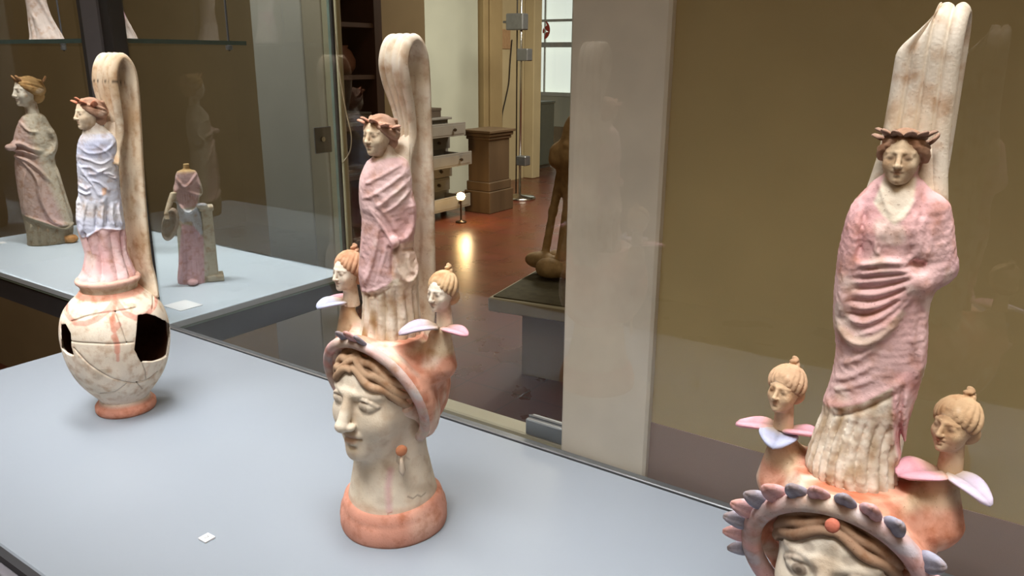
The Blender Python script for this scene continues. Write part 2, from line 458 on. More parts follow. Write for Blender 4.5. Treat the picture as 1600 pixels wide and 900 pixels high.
def floor_mat():
    m, nt, b = nodes('terracotta_floor'); N, L = nt.nodes, nt.links
    tc = N.new('ShaderNodeTexCoord'); br = N.new('ShaderNodeTexBrick')
    br.inputs['Scale'].default_value = 1.0; br.inputs['Brick Width'].default_value = .30; br.inputs['Row Height'].default_value = .30; br.offset = 0
    br.inputs['Mortar Size'].default_value = .004; br.inputs['Color1'].default_value = (*lin('6e3d2a'), 1); br.inputs['Color2'].default_value = (*lin('6a3a28'), 1); br.inputs['Mortar'].default_value = (*lin('553526'), 1)
    n = N.new('ShaderNodeTexNoise'); n.inputs['Scale'].default_value = 4; n.inputs['Detail'].default_value = 6
    L.new(tc.outputs['Object'], br.inputs['Vector']); L.new(tc.outputs['Object'], n.inputs['Vector'])
    mx = N.new('ShaderNodeMix'); mx.data_type = 'RGBA'; mx.blend_type = 'MULTIPLY'; mx.inputs[0].default_value = .5
    L.new(br.outputs[0], mx.inputs[6]); L.new(n.outputs[1], mx.inputs[7]); L.new(mx.outputs[2], b.inputs['Base Color'])
    r = N.new('ShaderNodeMapRange'); r.inputs[3].default_value = .20; r.inputs[4].default_value = .38; L.new(n.outputs[0], r.inputs[0]); L.new(r.outputs[0], b.inputs['Roughness'])
    bp = N.new('ShaderNodeBump'); bp.inputs['Strength'].default_value = .15; bp.inputs['Distance'].default_value = .004; L.new(n.outputs[0], bp.inputs['Height']); L.new(bp.outputs[0], b.inputs['Normal'])
    return m
M_FLOOR = floor_mat()

def struct(name, mb, mat, parent=None):
    o = mb.build(name, mat, parent)
    if parent is None: o['kind'] = 'structure'
    return o

# ------------------------------------------------------------------ the room
struct('floor', MB().box(-9, 3, -4, 13, -.1, 0), M_FLOOR)
struct('ceiling', MB().box(-9, 3, -4, 13, 3.2, 3.3), M_CEIL)
wr = struct('wall_right', MB().box(-.332, 2.3, .748, .95, 0, 3.2).box(-1.31, -.332, .80, .95, 2.4, 3.2), M_WALL)
struct('dado', MB().box(-.325, 2.2, .7465, .749, 0, 1.062), M_DADO, wr)
struct('trim_1', MB().box(-.434, -.324, .7365, .80, 0, 2.45, bev=.003), M_TRIM)
struct('wall_front', MB().box(-6.2, 2.3, -3.2, -3.0, 0, 3.2), flat_mat('warm_brown_plaster', '9a7a52', .9, noise=.04, scale=3))
struct('wall_side', MB().box(2.2, 2.4, -3.0, .748, 0, 3.2), M_WALL)
struct('wall_left', MB().box(-6.2, -6.0, -3.0, 2.1, 0, 3.2), M_WALL)
struct('wall_back', MB().box(-6.0, -1.87, 1.55, 1.75, 0, 3.2), M_BROWNW)
pier = struct('wall_pier', MB().box(-1.600, -1.326, 1.262, 1.272, 0, 3.2), M_PIER)
struct('panel', MB().box(-1.600, -1.428, 1.250, 1.262, 0, 3.2, bev=.002), M_PIER, pier)
struct('panel', MB().box(-1.4262, -1.365, 1.250, 1.262, 0, 3.2, bev=.002), flat_mat('warm_grey_panel', 'b3a78f', .8, noise=.04, scale=5), pier)
struct('panel', MB().box(-1.3632, -1.318, 1.250, 1.262, 0, 3.2, bev=.002), flat_mat('olive_panel', 'bdb594', .8, noise=.04, scale=5), pier)
struct('wall_shelf_side', MB().box(-3.9, -3.62, 1.75, 4.23, 0, 3.2), M_BROWNW)
wf = struct('wall_far_left', MB().box(-5.7, -5.5, 4.23, 8.40, 0, 3.2), M_WALLF)
struct('pale_bay', MB().box(-5.5, -5.47, 5.2, 7.28, 0, 3.2), M_PALE, wf)
struct('wall_return', MB().box(-5.5, -3.9, 4.13, 4.23, 0, 3.2), M_BROWNW)
struct('trim_2', MB().box(-5.5, -5.40, 7.30, 7.66, 0, 3.2, bev=.01).box(-5.40, -5.37, 7.38, 7.58, 0, 3.2, bev=.008), flat_mat('olive_pilaster', 'a08c66', .8, noise=.04, scale=4))
struct('trim_3', MB().box(-5.5, -5.36, 8.25, 8.42, 0, 3.2, bev=.008), M_WALLF)
struct('wall_far', MB().box(-9, -5.9, 11.6, 11.8, 0, .86).box(-5.9, 0, 11.6, 11.8, 0, 3.2).box(-9, -7.9, 11.6, 11.8, .86, 3.2).box(-7.9, -5.9, 11.6, 11.8, 2.9, 3.2), flat_mat('far_white_plaster', 'c9c9b6', .9, noise=.03, scale=2))
struct('baseboard_far', MB().box(-9, 0, 11.57, 11.6, 0, .34), flat_mat('far_brown_skirting', '8a7a62', .8))
wn = struct('window_1', MB().box(-7.9, -5.9, 11.58, 11.62, .84, .90).box(-7.9, -5.9, 11.58, 11.62, 1.62, 1.70).box(-7.9, -5.9, 11.58, 11.62, 2.02, 2.06), flat_mat('window_frame', 'd8d8cc', .5))
for x in (-7.85, -7.33, -6.80, -6.27, -5.95): struct('mullion', MB().box(x-.014, x+.014, 11.60, 11.625, .86, 2.9), flat_mat('window_frame', 'ecece2', .5), wn)
struct('pane', MB().box(-7.9, -5.9, 11.72, 11.74, .86, 2.9), M_SKY, wn)
struct('wall_far_right', MB().box(-.40, -.25, .95, 11.6, 0, 3.2), M_WALLF)

# ------------------------------------------------------------------ near plinth and its glass
pl = empty('display_plinth', (-.25, .4925, 0)); OX, OY = .25, -.4925
tag(pl, 'long white display plinth in front carrying the three large vases', 'plinth')
def rel(mb, ox, oy, oz=0): mb.v = [(x+ox, y+oy, z+oz) for x, y, z in mb.v]; return mb
rel(MB().box(-1.245, .75, .263, .722, .984, 1.0, bev=.0015), OX, OY).build('top_board', M_TOP, pl)
rel(MB().box(-1.243, .748, .2655, .7195, .955, .984), OX, OY).build('shadow_gap', M_STEELD, pl)
rel(MB().box(-1.247, .752, .2560, .2655, .958, .974, bev=.001), OX, OY).build('front_rail', M_STEELL, pl)
rel(MB().box(-1.247, .752, .724, .7345, .96, 1.0015, bev=.001), OX, OY).build('glass_channel', M_STEELG, pl)
rel(MB().box(-1.20, .72, .30, .70, 0, .955), OX, OY).build('base_cabinet', M_WOODD, pl)

gp_ = empty('glass_screen', (-.25, .729, 1.0)); tag(gp_, 'tall clear glass screen standing behind the three vases', 'glass pane')
rel(MB().box(-1.238, .75, .7262, .7322, 1.0015, 2.35), .25, -.729, -1.0).build('pane', M_GLASS, gp_)

rl = empty('threshold_rail', (-.84, .756, 0)); tag(rl, 'beige lacquered rail crossing the doorway behind the glass', 'rail')
rel(MB().box(-.725, -.436, .7375, .7745, .90, .990, bev=.002), .84, -.756).build('lower_beam', M_RAIL, rl)
rel(MB().box(-.725, -.436, .7465, .7745, .9901, 1.000, bev=.002), .84, -.756).build('upper_strip', M_RAIL, rl)
for x in (-.72, -.476): rel(MB().box(x, x+.04, .74, .77, 0, .90), .84, -.756).build('leg', M_RAIL, rl)
cf = empty('glass_clamp', (-.463, .755, 1.0)); tag(cf, 'small grey steel glass clamp on the beige rail beside the white trim', 'clamp')
MB().box(-.0275, .0265, -.0095, .0095, 0, .021, bev=.0015).build('clamp_body', M_STEELG, cf)
MB().box(-.0275, .0265, -.002, .002, .021, .0225).build('clamp_lip', M_STEELD, cf)

# ------------------------------------------------------------------ second case in the corner
sc = empty('corner_display_case', (-1.716, .945, 0)); SX, SY = 1.716, -.945
tag(sc, 'glazed display case with pale blue floor behind the broken jug', 'display case')
def S(mb): return rel(mb, SX, SY)
S(MB().box(-2.20, -1.232, .728, 1.162, .988, 1.0, bev=.001)).build('floor_board', M_TOP2, sc)
S(MB().box(-2.198, -1.233, .729, 1.161, .9835, .9879)).build('glass_lip', M_GEDGE, sc)
S(MB().box(-2.20, -1.236, .732, 1.158, .937, .9834)).build('fascia', M_STEELD, sc)
S(MB().box(-1.78, -1.66, .95, 1.10, 0, .937)).build('support', M_STEELD, sc)
post = S(MB().box(-1.395, -1.298, .738, .765, 1.0, 3.0, bev=.002)).build('post', M_STEELD, sc)
S(MB().box(-1.375, -1.325, .734, .738, 1.0, 3.0)).build('cover_strip', M_STEELL, post)
for nm, b_ in (('pane', (-2.195, -1.2405, .7285, .7335)), ('pane', (-1.240, -1.234, .7285, 1.153)), ('pane', (-2.195, -1.234, 1.1535, 1.1595)), ('pane', (-2.2005, -2.1955, .731, 1.1595))):
    S(MB().box(*b_, 1.0005, 2.6)).build(nm, M_GLASS, sc)
S(MB().box(-1.2405, -1.2335, 1.1532, 1.1545, 1.0005, 2.6)).build('pane_edge', M_GEDGE, sc)
S(MB().box(-1.2415, -1.2325, 1.1605, 1.1640, 1.0005, 2.6)).build('edge_seal', M_STEELD, sc)
S(MB().box(-2.15, -1.43, .82, 1.10, 1.472, 1.480)).build('glass_shelf', M_GLASS, sc)
S(MB().box(-2.15, -1.43, .8185, .820, 1.472, 1.480).box(-1.43, -1.4285, .82, 1.10, 1.472, 1.480)).build('shelf_edge', flat_mat('shelf_edge_glass', '4f6664', .15, noise=.05, scale=60), sc)
for x, y in ((-1.46, 1.08), (-1.46, .84), (-2.13, .84), (-2.13, 1.08)):
    w = S(MB().tube([(x, y, 1.46), (x, y, 3.0)], .0022, 8)).build('hanger', M_STEELD, sc)
    S(MB().lathe([(.001, 1.462), (.007, 1.463), (.007, 1.471), (.001, 1.4718)], 12, (x, y))).build('hanger_nut', M_STEELG, w)
lk = S(MB().box(-1.2345, -1.2310, 1.094, 1.138, 1.262, 1.314, bev=.001)).build('lock_plate', M_STEELG, sc)
S(MB().tube([(-1.2310, 1.112, 1.290), (-1.226, 1.112, 1.290)], .005, 16).box(-1.2262, -1.2255, 1.1110, 1.1130, 1.2865, 1.2935)).build('lock_cylinder', M_CHROME, lk)

def card(name, x, y, z, sx, sy, rz, label, cat='label card'):
    o = MB().box(-sx/2, sx/2, -sy/2, sy/2, 0, .0012).build(name, M_PAPER); o.location = (x, y, z+.0002); o.rotation_euler = (0, 0, rz)
    return tag(o, label, cat)
card('label_card', -1.305, .812, 1.0, .055, .046, 0, 'large blank white card beside the post in the glazed case')
card('label_card', -2.130, .858, 1.0, .020, .014, 0, 'tiny white card at the far left of the pale blue floor')
card('label_card', -2.10, .85, 1.480, .05, .03, 0, 'white card lying on the glass shelf')
nt_ = empty('number_tag', (-.6193, .3818, 1.0)); tag(nt_, 'small square white number tag lying on the white plinth', 'tag')
MB().box(-.0058, .0058, -.0056, .0056, .0002, .0022, bev=.0003).build('tag_plate', M_PAPER, nt_)
MB().tube([(-.0012, .0016, .00235), (.0012, .0016, .00235), (.0006, -.0002, .00235), (.0010, -.0018, .00235), (-.0010, -.0020, .00235)], .00022, 6).build('digit', M_BLACK, nt_)

# ------------------------------------------------------------------ the room behind
bc = empty('bookcase', (-3.46, 3.05, 0)); tag(bc, 'tall dark wooden open shelf unit in the room behind', 'bookcase')
def B(mb): return rel(mb, 3.46, -3.4)
for y in (2.72, 3.80): B(MB().box(-3.62, -3.30, y-.03, y+.03, 0, 2.7)).build('side_panel', M_WOODD, bc)
B(MB().box(-3.62, -3.60, 2.72, 3.80, 0, 2.7)).build('back_panel', flat_mat('shelf_back', '2e1d17', .8), bc)
for z in (.06, .42, .78, 1.06, 1.34, 1.62, 1.92, 2.25, 2.67): B(MB().box(-3.60, -3.31, 2.75, 3.77, z-.012, z+.012)).build('shelf', M_WOODD, bc)
def bundle(y, z, n, label, hexs):
    r = empty('paper_bundle', (-3.42, y, z)); tag(r, label, 'papers'); zz = 0
    for i in range(n):
        h = .012+.010*random.random(); o = MB().box(-.10, .10, -.11, .11, zz, zz+h, bev=.002).build('folder', flat_mat('folder_card', hexs[i % len(hexs)], .8), r); o.rotation_euler = (0, 0, random.uniform(-.2, .2)); zz += h+.0005
bundle(3.05, 1.352, 3, 'pale stack of folders beside the reddish brown jar on the shelf unit', ('a89a80', '8f8670', 'b3a88f'))
bundle(3.28, 1.072, 4, 'grey stack of folders on the second shelf unit board', ('6d6a66', '55504a'))
bundle(3.22, .792, 3, 'dark stack of folders low in the shelf unit', ('4d4540', '6a5c50'))
o = MB().lathe([(.001, 0), (.05, 0), (.075, .04), (.078, .08), (.055, .13), (.035, .145), (.04, .16), (.036, .16), (.03, .145), (.001, .14)], 32).build('clay_jar', flat_mat('red_brown_clay', '6e4636', .6), None, True)
o.location = (-3.44, 3.29, 1.352); tag(o, 'round reddish brown jar on the dark shelf unit', 'jar')
o = MB().lathe([(.001, 0), (.045, 0), (.06, .05), (.05, .10), (.03, .12), (.034, .13), (.001, .125)], 32).build('clay_jar', flat_mat('grey_clay', '5d5a5c', .6), None, True)
o.location = (-3.44, 3.20, 1.632); tag(o, 'small dark grey jar on the upper board of the shelf unit', 'jar')

cd_pts = [on_y(px, py, 1.215) for px, py in ((517, -60), (520, 0), (524, 60), (533, 130), (542, 180), (549, 212), (547, 236), (539, 250), (534, 256))]
cdc = curve([(x, 1.215, z) for x, z in cd_pts], 60)
cord = MB().tube([tuple(p) for p in cdc], .0013, 6).build('cord', M_CORD, None, True); tag(cord, 'pale thin cord hanging beside the glass edge', 'cord')

ch = empty('drawer_chest', (-5.1, 5.5, 0)); tag(ch, 'grey painted chest of drawers, several drawers pulled open', 'chest of drawers')
def D_(mb): return rel(mb, 5.1, -5.5)
D_(MB().box(-5.45, -4.86, 5.06, 5.98, .07, .885).box(-5.46, -4.82, 5.04, 6.0, .885, .905, bev=.004)).build('carcass', M_CHEST, ch)
for x, y in ((-5.40, 5.1), (-4.90, 5.1), (-5.40, 5.94), (-4.90, 5.94)): D_(MB().lathe([(.02, 0), (.032, .02), (.032, .05), (.02, .07)], 16, (x, y))).build('foot', M_KNOB, ch)
for i, pull in enumerate((.27, .02, .05, .29, .03, .22)):
    z0 = .085+i*.133; z1 = z0+.122; xf = -4.84+pull
    d = D_(MB().box(xf-.02, xf, 5.09, 5.95, z0, z1, bev=.003).box(xf-.45, xf-.02, 5.11, 5.125, z0+.01, z1-.02).box(xf-.45, xf-.02, 5.915, 5.93, z0+.01, z1-.02).box(xf-.45, xf-.02, 5.12, 5.92, z0+.01, z0+.02)).build('drawer', M_CHEST, ch)
    D_(MB().box(xf, xf+.004, 5.12, 5.92, z0+.018, z1-.018, bev=.0015)).build('drawer_panel', M_CHEST, d)
    for y in (5.30, 5.76): D_(MB().tube([(xf+.004, y, (z0+z1)/2), (xf+.018, y, (z0+z1)/2), (xf+.022, y, (z0+z1)/2), (xf+.036, y, (z0+z1)/2)], [.006, .006, .017, .012], 12)).build('knob', M_KNOB, d)
bx = [(-5.10, 5.36, .905, .30, .46, .05, 'flat brown box lying on the chest of drawers', '54483a'), (-5.05, 5.78, .905, .30, .30, .085, 'low dark box on the right end of the chest of drawers', '463a30'), (-5.10, 5.48, .956, .24, .22, .11, 'dark brown box standing on the flat box', '3d3128')]
for x, y, z, sx, sy, sz, lb, hx in bx:
    r = empty('storage_box', (x, y, z)); tag(r, lb, 'box'); m = flat_mat('box_card', hx, .7)
    MB().box(-sx/2, sx/2, -sy/2, sy/2, 0, sz*.7, bev=.002).build('box_body', m, r); MB().box(-sx/2-.004, sx/2+.004, -sy/2-.004, sy/2+.004, sz*.7, sz, bev=.002).build('box_lid', m, r)

pd = empty('wooden_pedestal', (-4.57, 6.25, 0)); tag(pd, 'square brown wooden pedestal with moulded cap beside the chest of drawers', 'pedestal')
MB().box(-.125, .125, -.17, .17, .30, .70, bev=.004).build('shaft', M_WOODB, pd)
MB().box(-.14, .14, -.185, .185, .21, .30, bev=.008).build('base_moulding', M_WOODB, pd)
MB().box(-.155, .155, -.20, .20, 0, .21, bev=.006).build('plinth_block', M_WOODB, pd)
MB().box(-.14, .14, -.185, .185, .70, .73, bev=.006).box(-.155, .155, -.20, .20, .73, .765, bev=.008).box(-.17, .17, -.215, .215, .765, .79, bev=.004).build('cap', M_WOODB, pd)

LY, LZ = on_x(720, 307, -4.40)
lp = empty('floor_lamp', (-4.40, LY, 0)); tag(lp, 'small glowing floor lamp between chest of drawers and pedestal', 'lamp')
MB().lathe([(.05, 0), (.05, .012), (.012, .018), (.008, .03), (.008, LZ-.045), (.02, LZ-.04), (.022, LZ-.03)], 24).build('stand', M_KNOB, lp, True)
MB().lathe([(.012, LZ-.034), (.030, LZ-.024), (.040, LZ), (.030, LZ+.027), (.006, LZ+.038)], 24).build('bulb', M_BULB, lp, True)

lt = bpy.data.lights.new('bulb_light', 'POINT'); lt.energy = 5.0; lt.color = (1.0, .70, .36); lt.shadow_soft_size = .04
lo_ = bpy.data.objects.new('bulb_light', lt); COL.objects.link(lo_); lo_.parent = lp; lo_.location = (.06, 0, LZ)

sx_, sy_ = on_level(812, 323, 0.0); sx_, sy_ = sx_*1.06, sy_*1.06
stn = empty('chrome_stand', (sx_, sy_, 0)); tag(stn, 'slim chrome stand with round foot in front of the yellow wall', 'stand')
MB().lathe([(.17, 0), (.17, .015), (.15, .03), (.02, .04), (.013, .05)], 40).build('foot_disc', M_CHROME, stn, True)
MB().tube([(0, 0, .04), (0, 0, 2.6)], .013, 14).build('pole', M_CHROME, stn, True)
MB().tube([(-.09, .06, .04), (-.09, .06, 2.6)], .007, 10).build('rear_pole', M_BLACK, stn, True)
MB().box(-.16, .05, -.05, .06, 1.72, 1.88, bev=.01).tube([(-.16, 0, 1.80), (-.22, 0, 1.80)], .012, 8).build('upper_fixture', M_STEELG, stn)
MB().box(-.02, .11, -.05, .05, 1.42, 1.54, bev=.008).build('middle_fixture', M_STEELG, stn)
MB().box(-.02, .10, -.05, .05, .36, .46, bev=.008).build('lower_fixture', M_STEELG, stn)

wp = [on_x(px, py, -5.48) for px, py in ((800, 62), (797, 100), (795, 130), (790, 155), (785, 178), (784, 200))]
wire = MB().tube([tuple(p) for p in curve([(-5.48, y, z) for y, z in wp], 30)], .007, 6).build('wire', M_BLACK, None, True); tag(wire, 'thin dark wire hanging down the yellow wall', 'wire')
ny0, nz0 = on_x(782, 76, -5.495); ny1, nz1 = on_x(797, 46, -5.495)
no_ = MB().box(-5.499, -5.490, min(ny0, ny1), max(ny0, ny1), nz0, nz1).build('wall_notice', flat_mat('faded_notice', 'ab8a66', .9)); tag(no_, 'faded tan paper notice on the yellow wall', 'notice')

# glass door with the round red mark
gd = empty('door_1', (-5.2, 8.43, 0)); gd['kind'] = 'structure'
dx0, _ = on_y(829, 100, 8.43); dxr, _ = on_y(960, 100, 8.43); dm, _ = on_y(838, 100, 8.43)
rel(MB().box(dx0, dxr, 8.425, 8.437, .02, 3.1), 5.2, -8.43).build('pane', M_GLASS, gd)
rel(MB().box(dm-.012, dm+.012, 8.415, 8.447, .02, 3.1), 5.2, -8.43).build('door_stile', M_STEELD, gd)
lx, lz = on_y(848, 47, 8.41); lr = 0.095
mk = []
for s_ in (-1, 1):
    pts = []
    for a in np.linspace(-1.15, 1.15, 18): pts.append((lx+s_*lr*math.cos(a), lz+1.15*lr*math.sin(a)))
    if s_ < 0: inner = [(lx-.030, lz+.10), (lx-.020, lz+.05), (lx-.022, lz-.02), (lx-.034, lz-.07), (lx-.020, lz-.10)]
    else: inner = [(lx+.030, lz+.10), (lx+.052, lz+.055), (lx+.020, lz+.03), (lx+.045, lz-.005), (lx+.075, lz-.020), (lx+.040, lz-.025), (lx+.015, lz-.10)]
    mk.append(rel(MB().prism(pts+inner, 8.4195, 8.4235), 5.2, -8.43).build('door_mark', M_RED, gd))
rel(MB().prism([(lx+.004, lz+.028), (lx+.016, lz-.005), (lx+.010, lz-.035), (lx-.006, lz-.035), (lx-.008, lz-.005)], 8.4195, 8.4235), 5.2, -8.43).build('door_mark', M_RED, gd)

cx0, _ = on_y(829, 200, 9.0); cx1, _ = on_y(841, 200, 9.0)
cb = empty('teal_cabinet', ((cx0+cx1)/2, 9.2, 0)); tag(cb, 'narrow grey teal cabinet behind the glass door', 'cabinet'); w_ = (cx1-cx0)/2
MB().box(-w_-.25, w_, -.2, .2, .05, .86, bev=.004).build('body', M_TEAL, cb); MB().box(-w_-.26, w_+.01, -.21, .21, .86, .89, bev=.003).build('top', M_TEAL, cb)
MB().box(-w_-.23, w_-.02, -.212, -.2, .1, .82, bev=.002).build('door', M_TEAL, cb)
MB().box(-w_-.22, w_-.03, -.17, .17, 0, .05).build('toe_kick', M_STEELD, cb)

# platform with the brown exhibit
pf = empty('low_platform', (-1.72, 3.45, 0), .16); tag(pf, 'low olive platform on a recessed base carrying the brown exhibit', 'platform')
MB().box(-.42, .62, -.62, .62, .335, .40, bev=.006).build('slab', M_RAIL, pf)
MB().box(-.40, .60, -.60, .60, .4001, .406).build('felt', M_MOSS, pf)
MB().box(-.30, .52, -.50, .50, 0, .335).build('recessed_base', M_BROWNW, pf)
C = Clay((-.36, -.28, -.02), (.36, .28, 1.55), .011)
C.cap((.00, 0, .0), (.02, .02, .42), .065, .045, .05); C.cap((.02, .02, .42), (.05, .0, .56), .07, .10, .05)
C.cap((-.13, -.02, .0), (-.09, 0, .28), .022, .020, .02); C.cap((-.09, 0, .28), (-.03, 0, .54), .020, .030, .02)
C.cap((.16, .04, .0), (.12, .02, .30), .030, .024, .02); C.cap((.12, .02, .30), (.07, 0, .52), .026, .034, .02)
for z_, r_ in ((.54, .06), (.58, .055)): C.ell((-.04, -.02, z_), (r_, r_, r_*.8), .02)
C.ell((.09, .0, .66), (.13, .07, .13), .05); C.ell((.17, .0, .84), (.10, .055, .17), .05); C.ell((.22, 0, 1.05), (.06, .045, .19), .05); C.ell((.25, 0, 1.26), (.04, .035, .14), .03)
for i in range(14):
    a = i*.9; C.ell((.16*math.cos(a)*(.5+.5*random.random()), .14*math.sin(a), .01+.03*random.random()), (.05+.03*random.random(), .05, .04), .02)
for i in range(5): C.cap((.02+.03*i, -.08, .62+.09*i), (.20+.02*i, -.06, .60+.11*i), .014, .010, .01)
V, F = C.mesh(); ex = link('bone_exhibit', np_mesh('bone_exhibit', V, F), M_BONE)
ex.location = (-1.93, 3.30, .440); tag(ex, 'tall brown knobbly bone exhibit standing on the low platform', 'exhibit')

# ------------------------------------------------------------------ heads, hair, petals, handles
CREAM = lin('efe5d6'); CREAMD = lin('d8c7ad'); PINK = lin('ecc9c8'); PINKD = lin('dba5a6'); SALMON = lin('dba58e'); SALMOND = lin('c98368')
LILAC = lin('d5d3e2'); BLUE = lin('c3c9dc'); HAIRB = lin('c79d78'); HAIRO = lin('d2a07c'); STONE = lin('cfc1ae'); ROSE = lin('efc6cc')
TAN = lin('d3ab7c'); DARK = lin('241510')
M_CLAY = clay_mat('painted_terracotta')
M_CLAYD = clay_mat('stained_terracotta', dirt=0.75, speck=0.5)

def face(C, o, H, turn=0.0, nod=0.0, fine=True, smile=0.0):
    """a face with cranium, brow, nose, lidded eyes, lips and chin; o = middle of the head, front is -Y"""
    ct, st_ = math.cos(turn), math.sin(turn); cn, sn = math.cos(nod), math.sin(nod)
    def T(x, y, z):
        y, z = y*cn-z*sn, y*sn+z*cn
        return (o[0]+H*(x*ct-y*st_), o[1]+H*(x*st_+y*ct), o[2]+H*z)
    R = np.array([[ct, -st_, 0], [st_, ct, 0], [0, 0, 1]])@np.array([[1, 0, 0], [0, cn, -sn], [0, sn, cn]])
    def E(c, r, k=0.0, op='add'): C.ell(T(*c), [H*q for q in r], k*H, op, R)
    def K(p, q, r1, r2=None, k=0.0, op='add'): C.cap(T(*p), T(*q), r1*H, (r1 if r2 is None else r2)*H, k*H, op)
    E((0, .05, .12), (.35, .41, .38)); E((0, -.08, -.08), (.295, .30, .40), .08)
    E((0, -.17, -.30), (.205, .19, .19), .10); E((0, -.315, -.405), (.085, .075, .075), .08)
    for s in (-1, 1):
        E((s*.165, -.24, -.13), (.11, .11, .12), .10)                # cheek
        K((s*.05, -.365, .105), (s*.225, -.275, .10), .030, .022, .05)   # brow
        E((s*.135, -.405, .030), (.085, .055, .050), .05, 'cut')      # socket
        E((s*.135, -.310, .022), (.086, .060, .060), .012)           # eyeball
        if fine:
            for (dz, rr, up) in ((.062, .013, 1), (-.050, .011, -1)):    # lids
                pts = []
                for t in np.linspace(-1, 1, 7):
                    pts.append(T(s*.135+t*.092, -.358+.060*t*t+(.0 if up > 0 else .010), .022+(1-t*t)*dz))
                C.tube(pts, rr*H, .008*H)
    K((0, -.36, .10), (0, -.455, -.125), .036, .050, .04)              # nose
    E((0, -.468, -.135), (.048, .042, .040), .03)
    for s in (-1, 1): E((s*.052, -.42, -.145), (.034, .045, .030), .02)
    K((-.075, -.368, -.228), (.075, -.368, -.228), .022, .022, .03)
    E((0, -.385, -.228), (.055, .030, .022), .02)
    E((0, -.378, -.290), (.062, .034, .026), .025)
    pts = [T(t*.092, -.405+.05*t*t, -.257+.010*abs(t)*smile) for t in np.linspace(-1, 1, 7)]
    C.tube(pts, .011*H, .012*H, 'cut')
    E((0, -.385, -.345), (.05, .025, .014), .03, 'cut')
    return T

def eye_paint(V, col, T, H, strong=0.6):
    """painted brows, lid lines and irises"""
    ink = lin('6b5647')
    for s in (-1, 1):
        c = np.array(T(s*.135, -.37, .018)); d = np.linalg.norm(V-c, axis=1)/H
        col[:] = mix(col, ink, strong*1.2*(1-smoothstep(.036, .050, d))); col[:] = mix(col, ink*.35, strong*(1-smoothstep(.012, .024, d)))
        for (z0, bow, lw) in ((.022, .066, .012), (.022, -.050, .008), (.120, .050, .016)):
            best = np.full(len(V), 9.0)
            for t in np.linspace(-1, 1, 25):
                p = np.array(T(s*.14+t*.105, -.355+.065*t*t, z0+(1-t*t)*bow)); best = np.minimum(best, np.linalg.norm((V-p), axis=1)/H)
            col[:] = mix(col, ink, strong*.8*(1-smoothstep(lw, lw*2.6, best)))
    return col

def strands(C, path_fn, n, r, k=0.0, npt=18):
    """n locks of hair, path_fn(i, t) -> point"""
    for i in range(n):
        P = [path_fn(i, t) for t in np.linspace(0, 1, npt)]
        rr = [r*(0.55+0.45*math.sin(math.pi*min(1, .12+t*.82))) for t in np.linspace(0, 1, npt)]
        C.tube(P, rr, k)

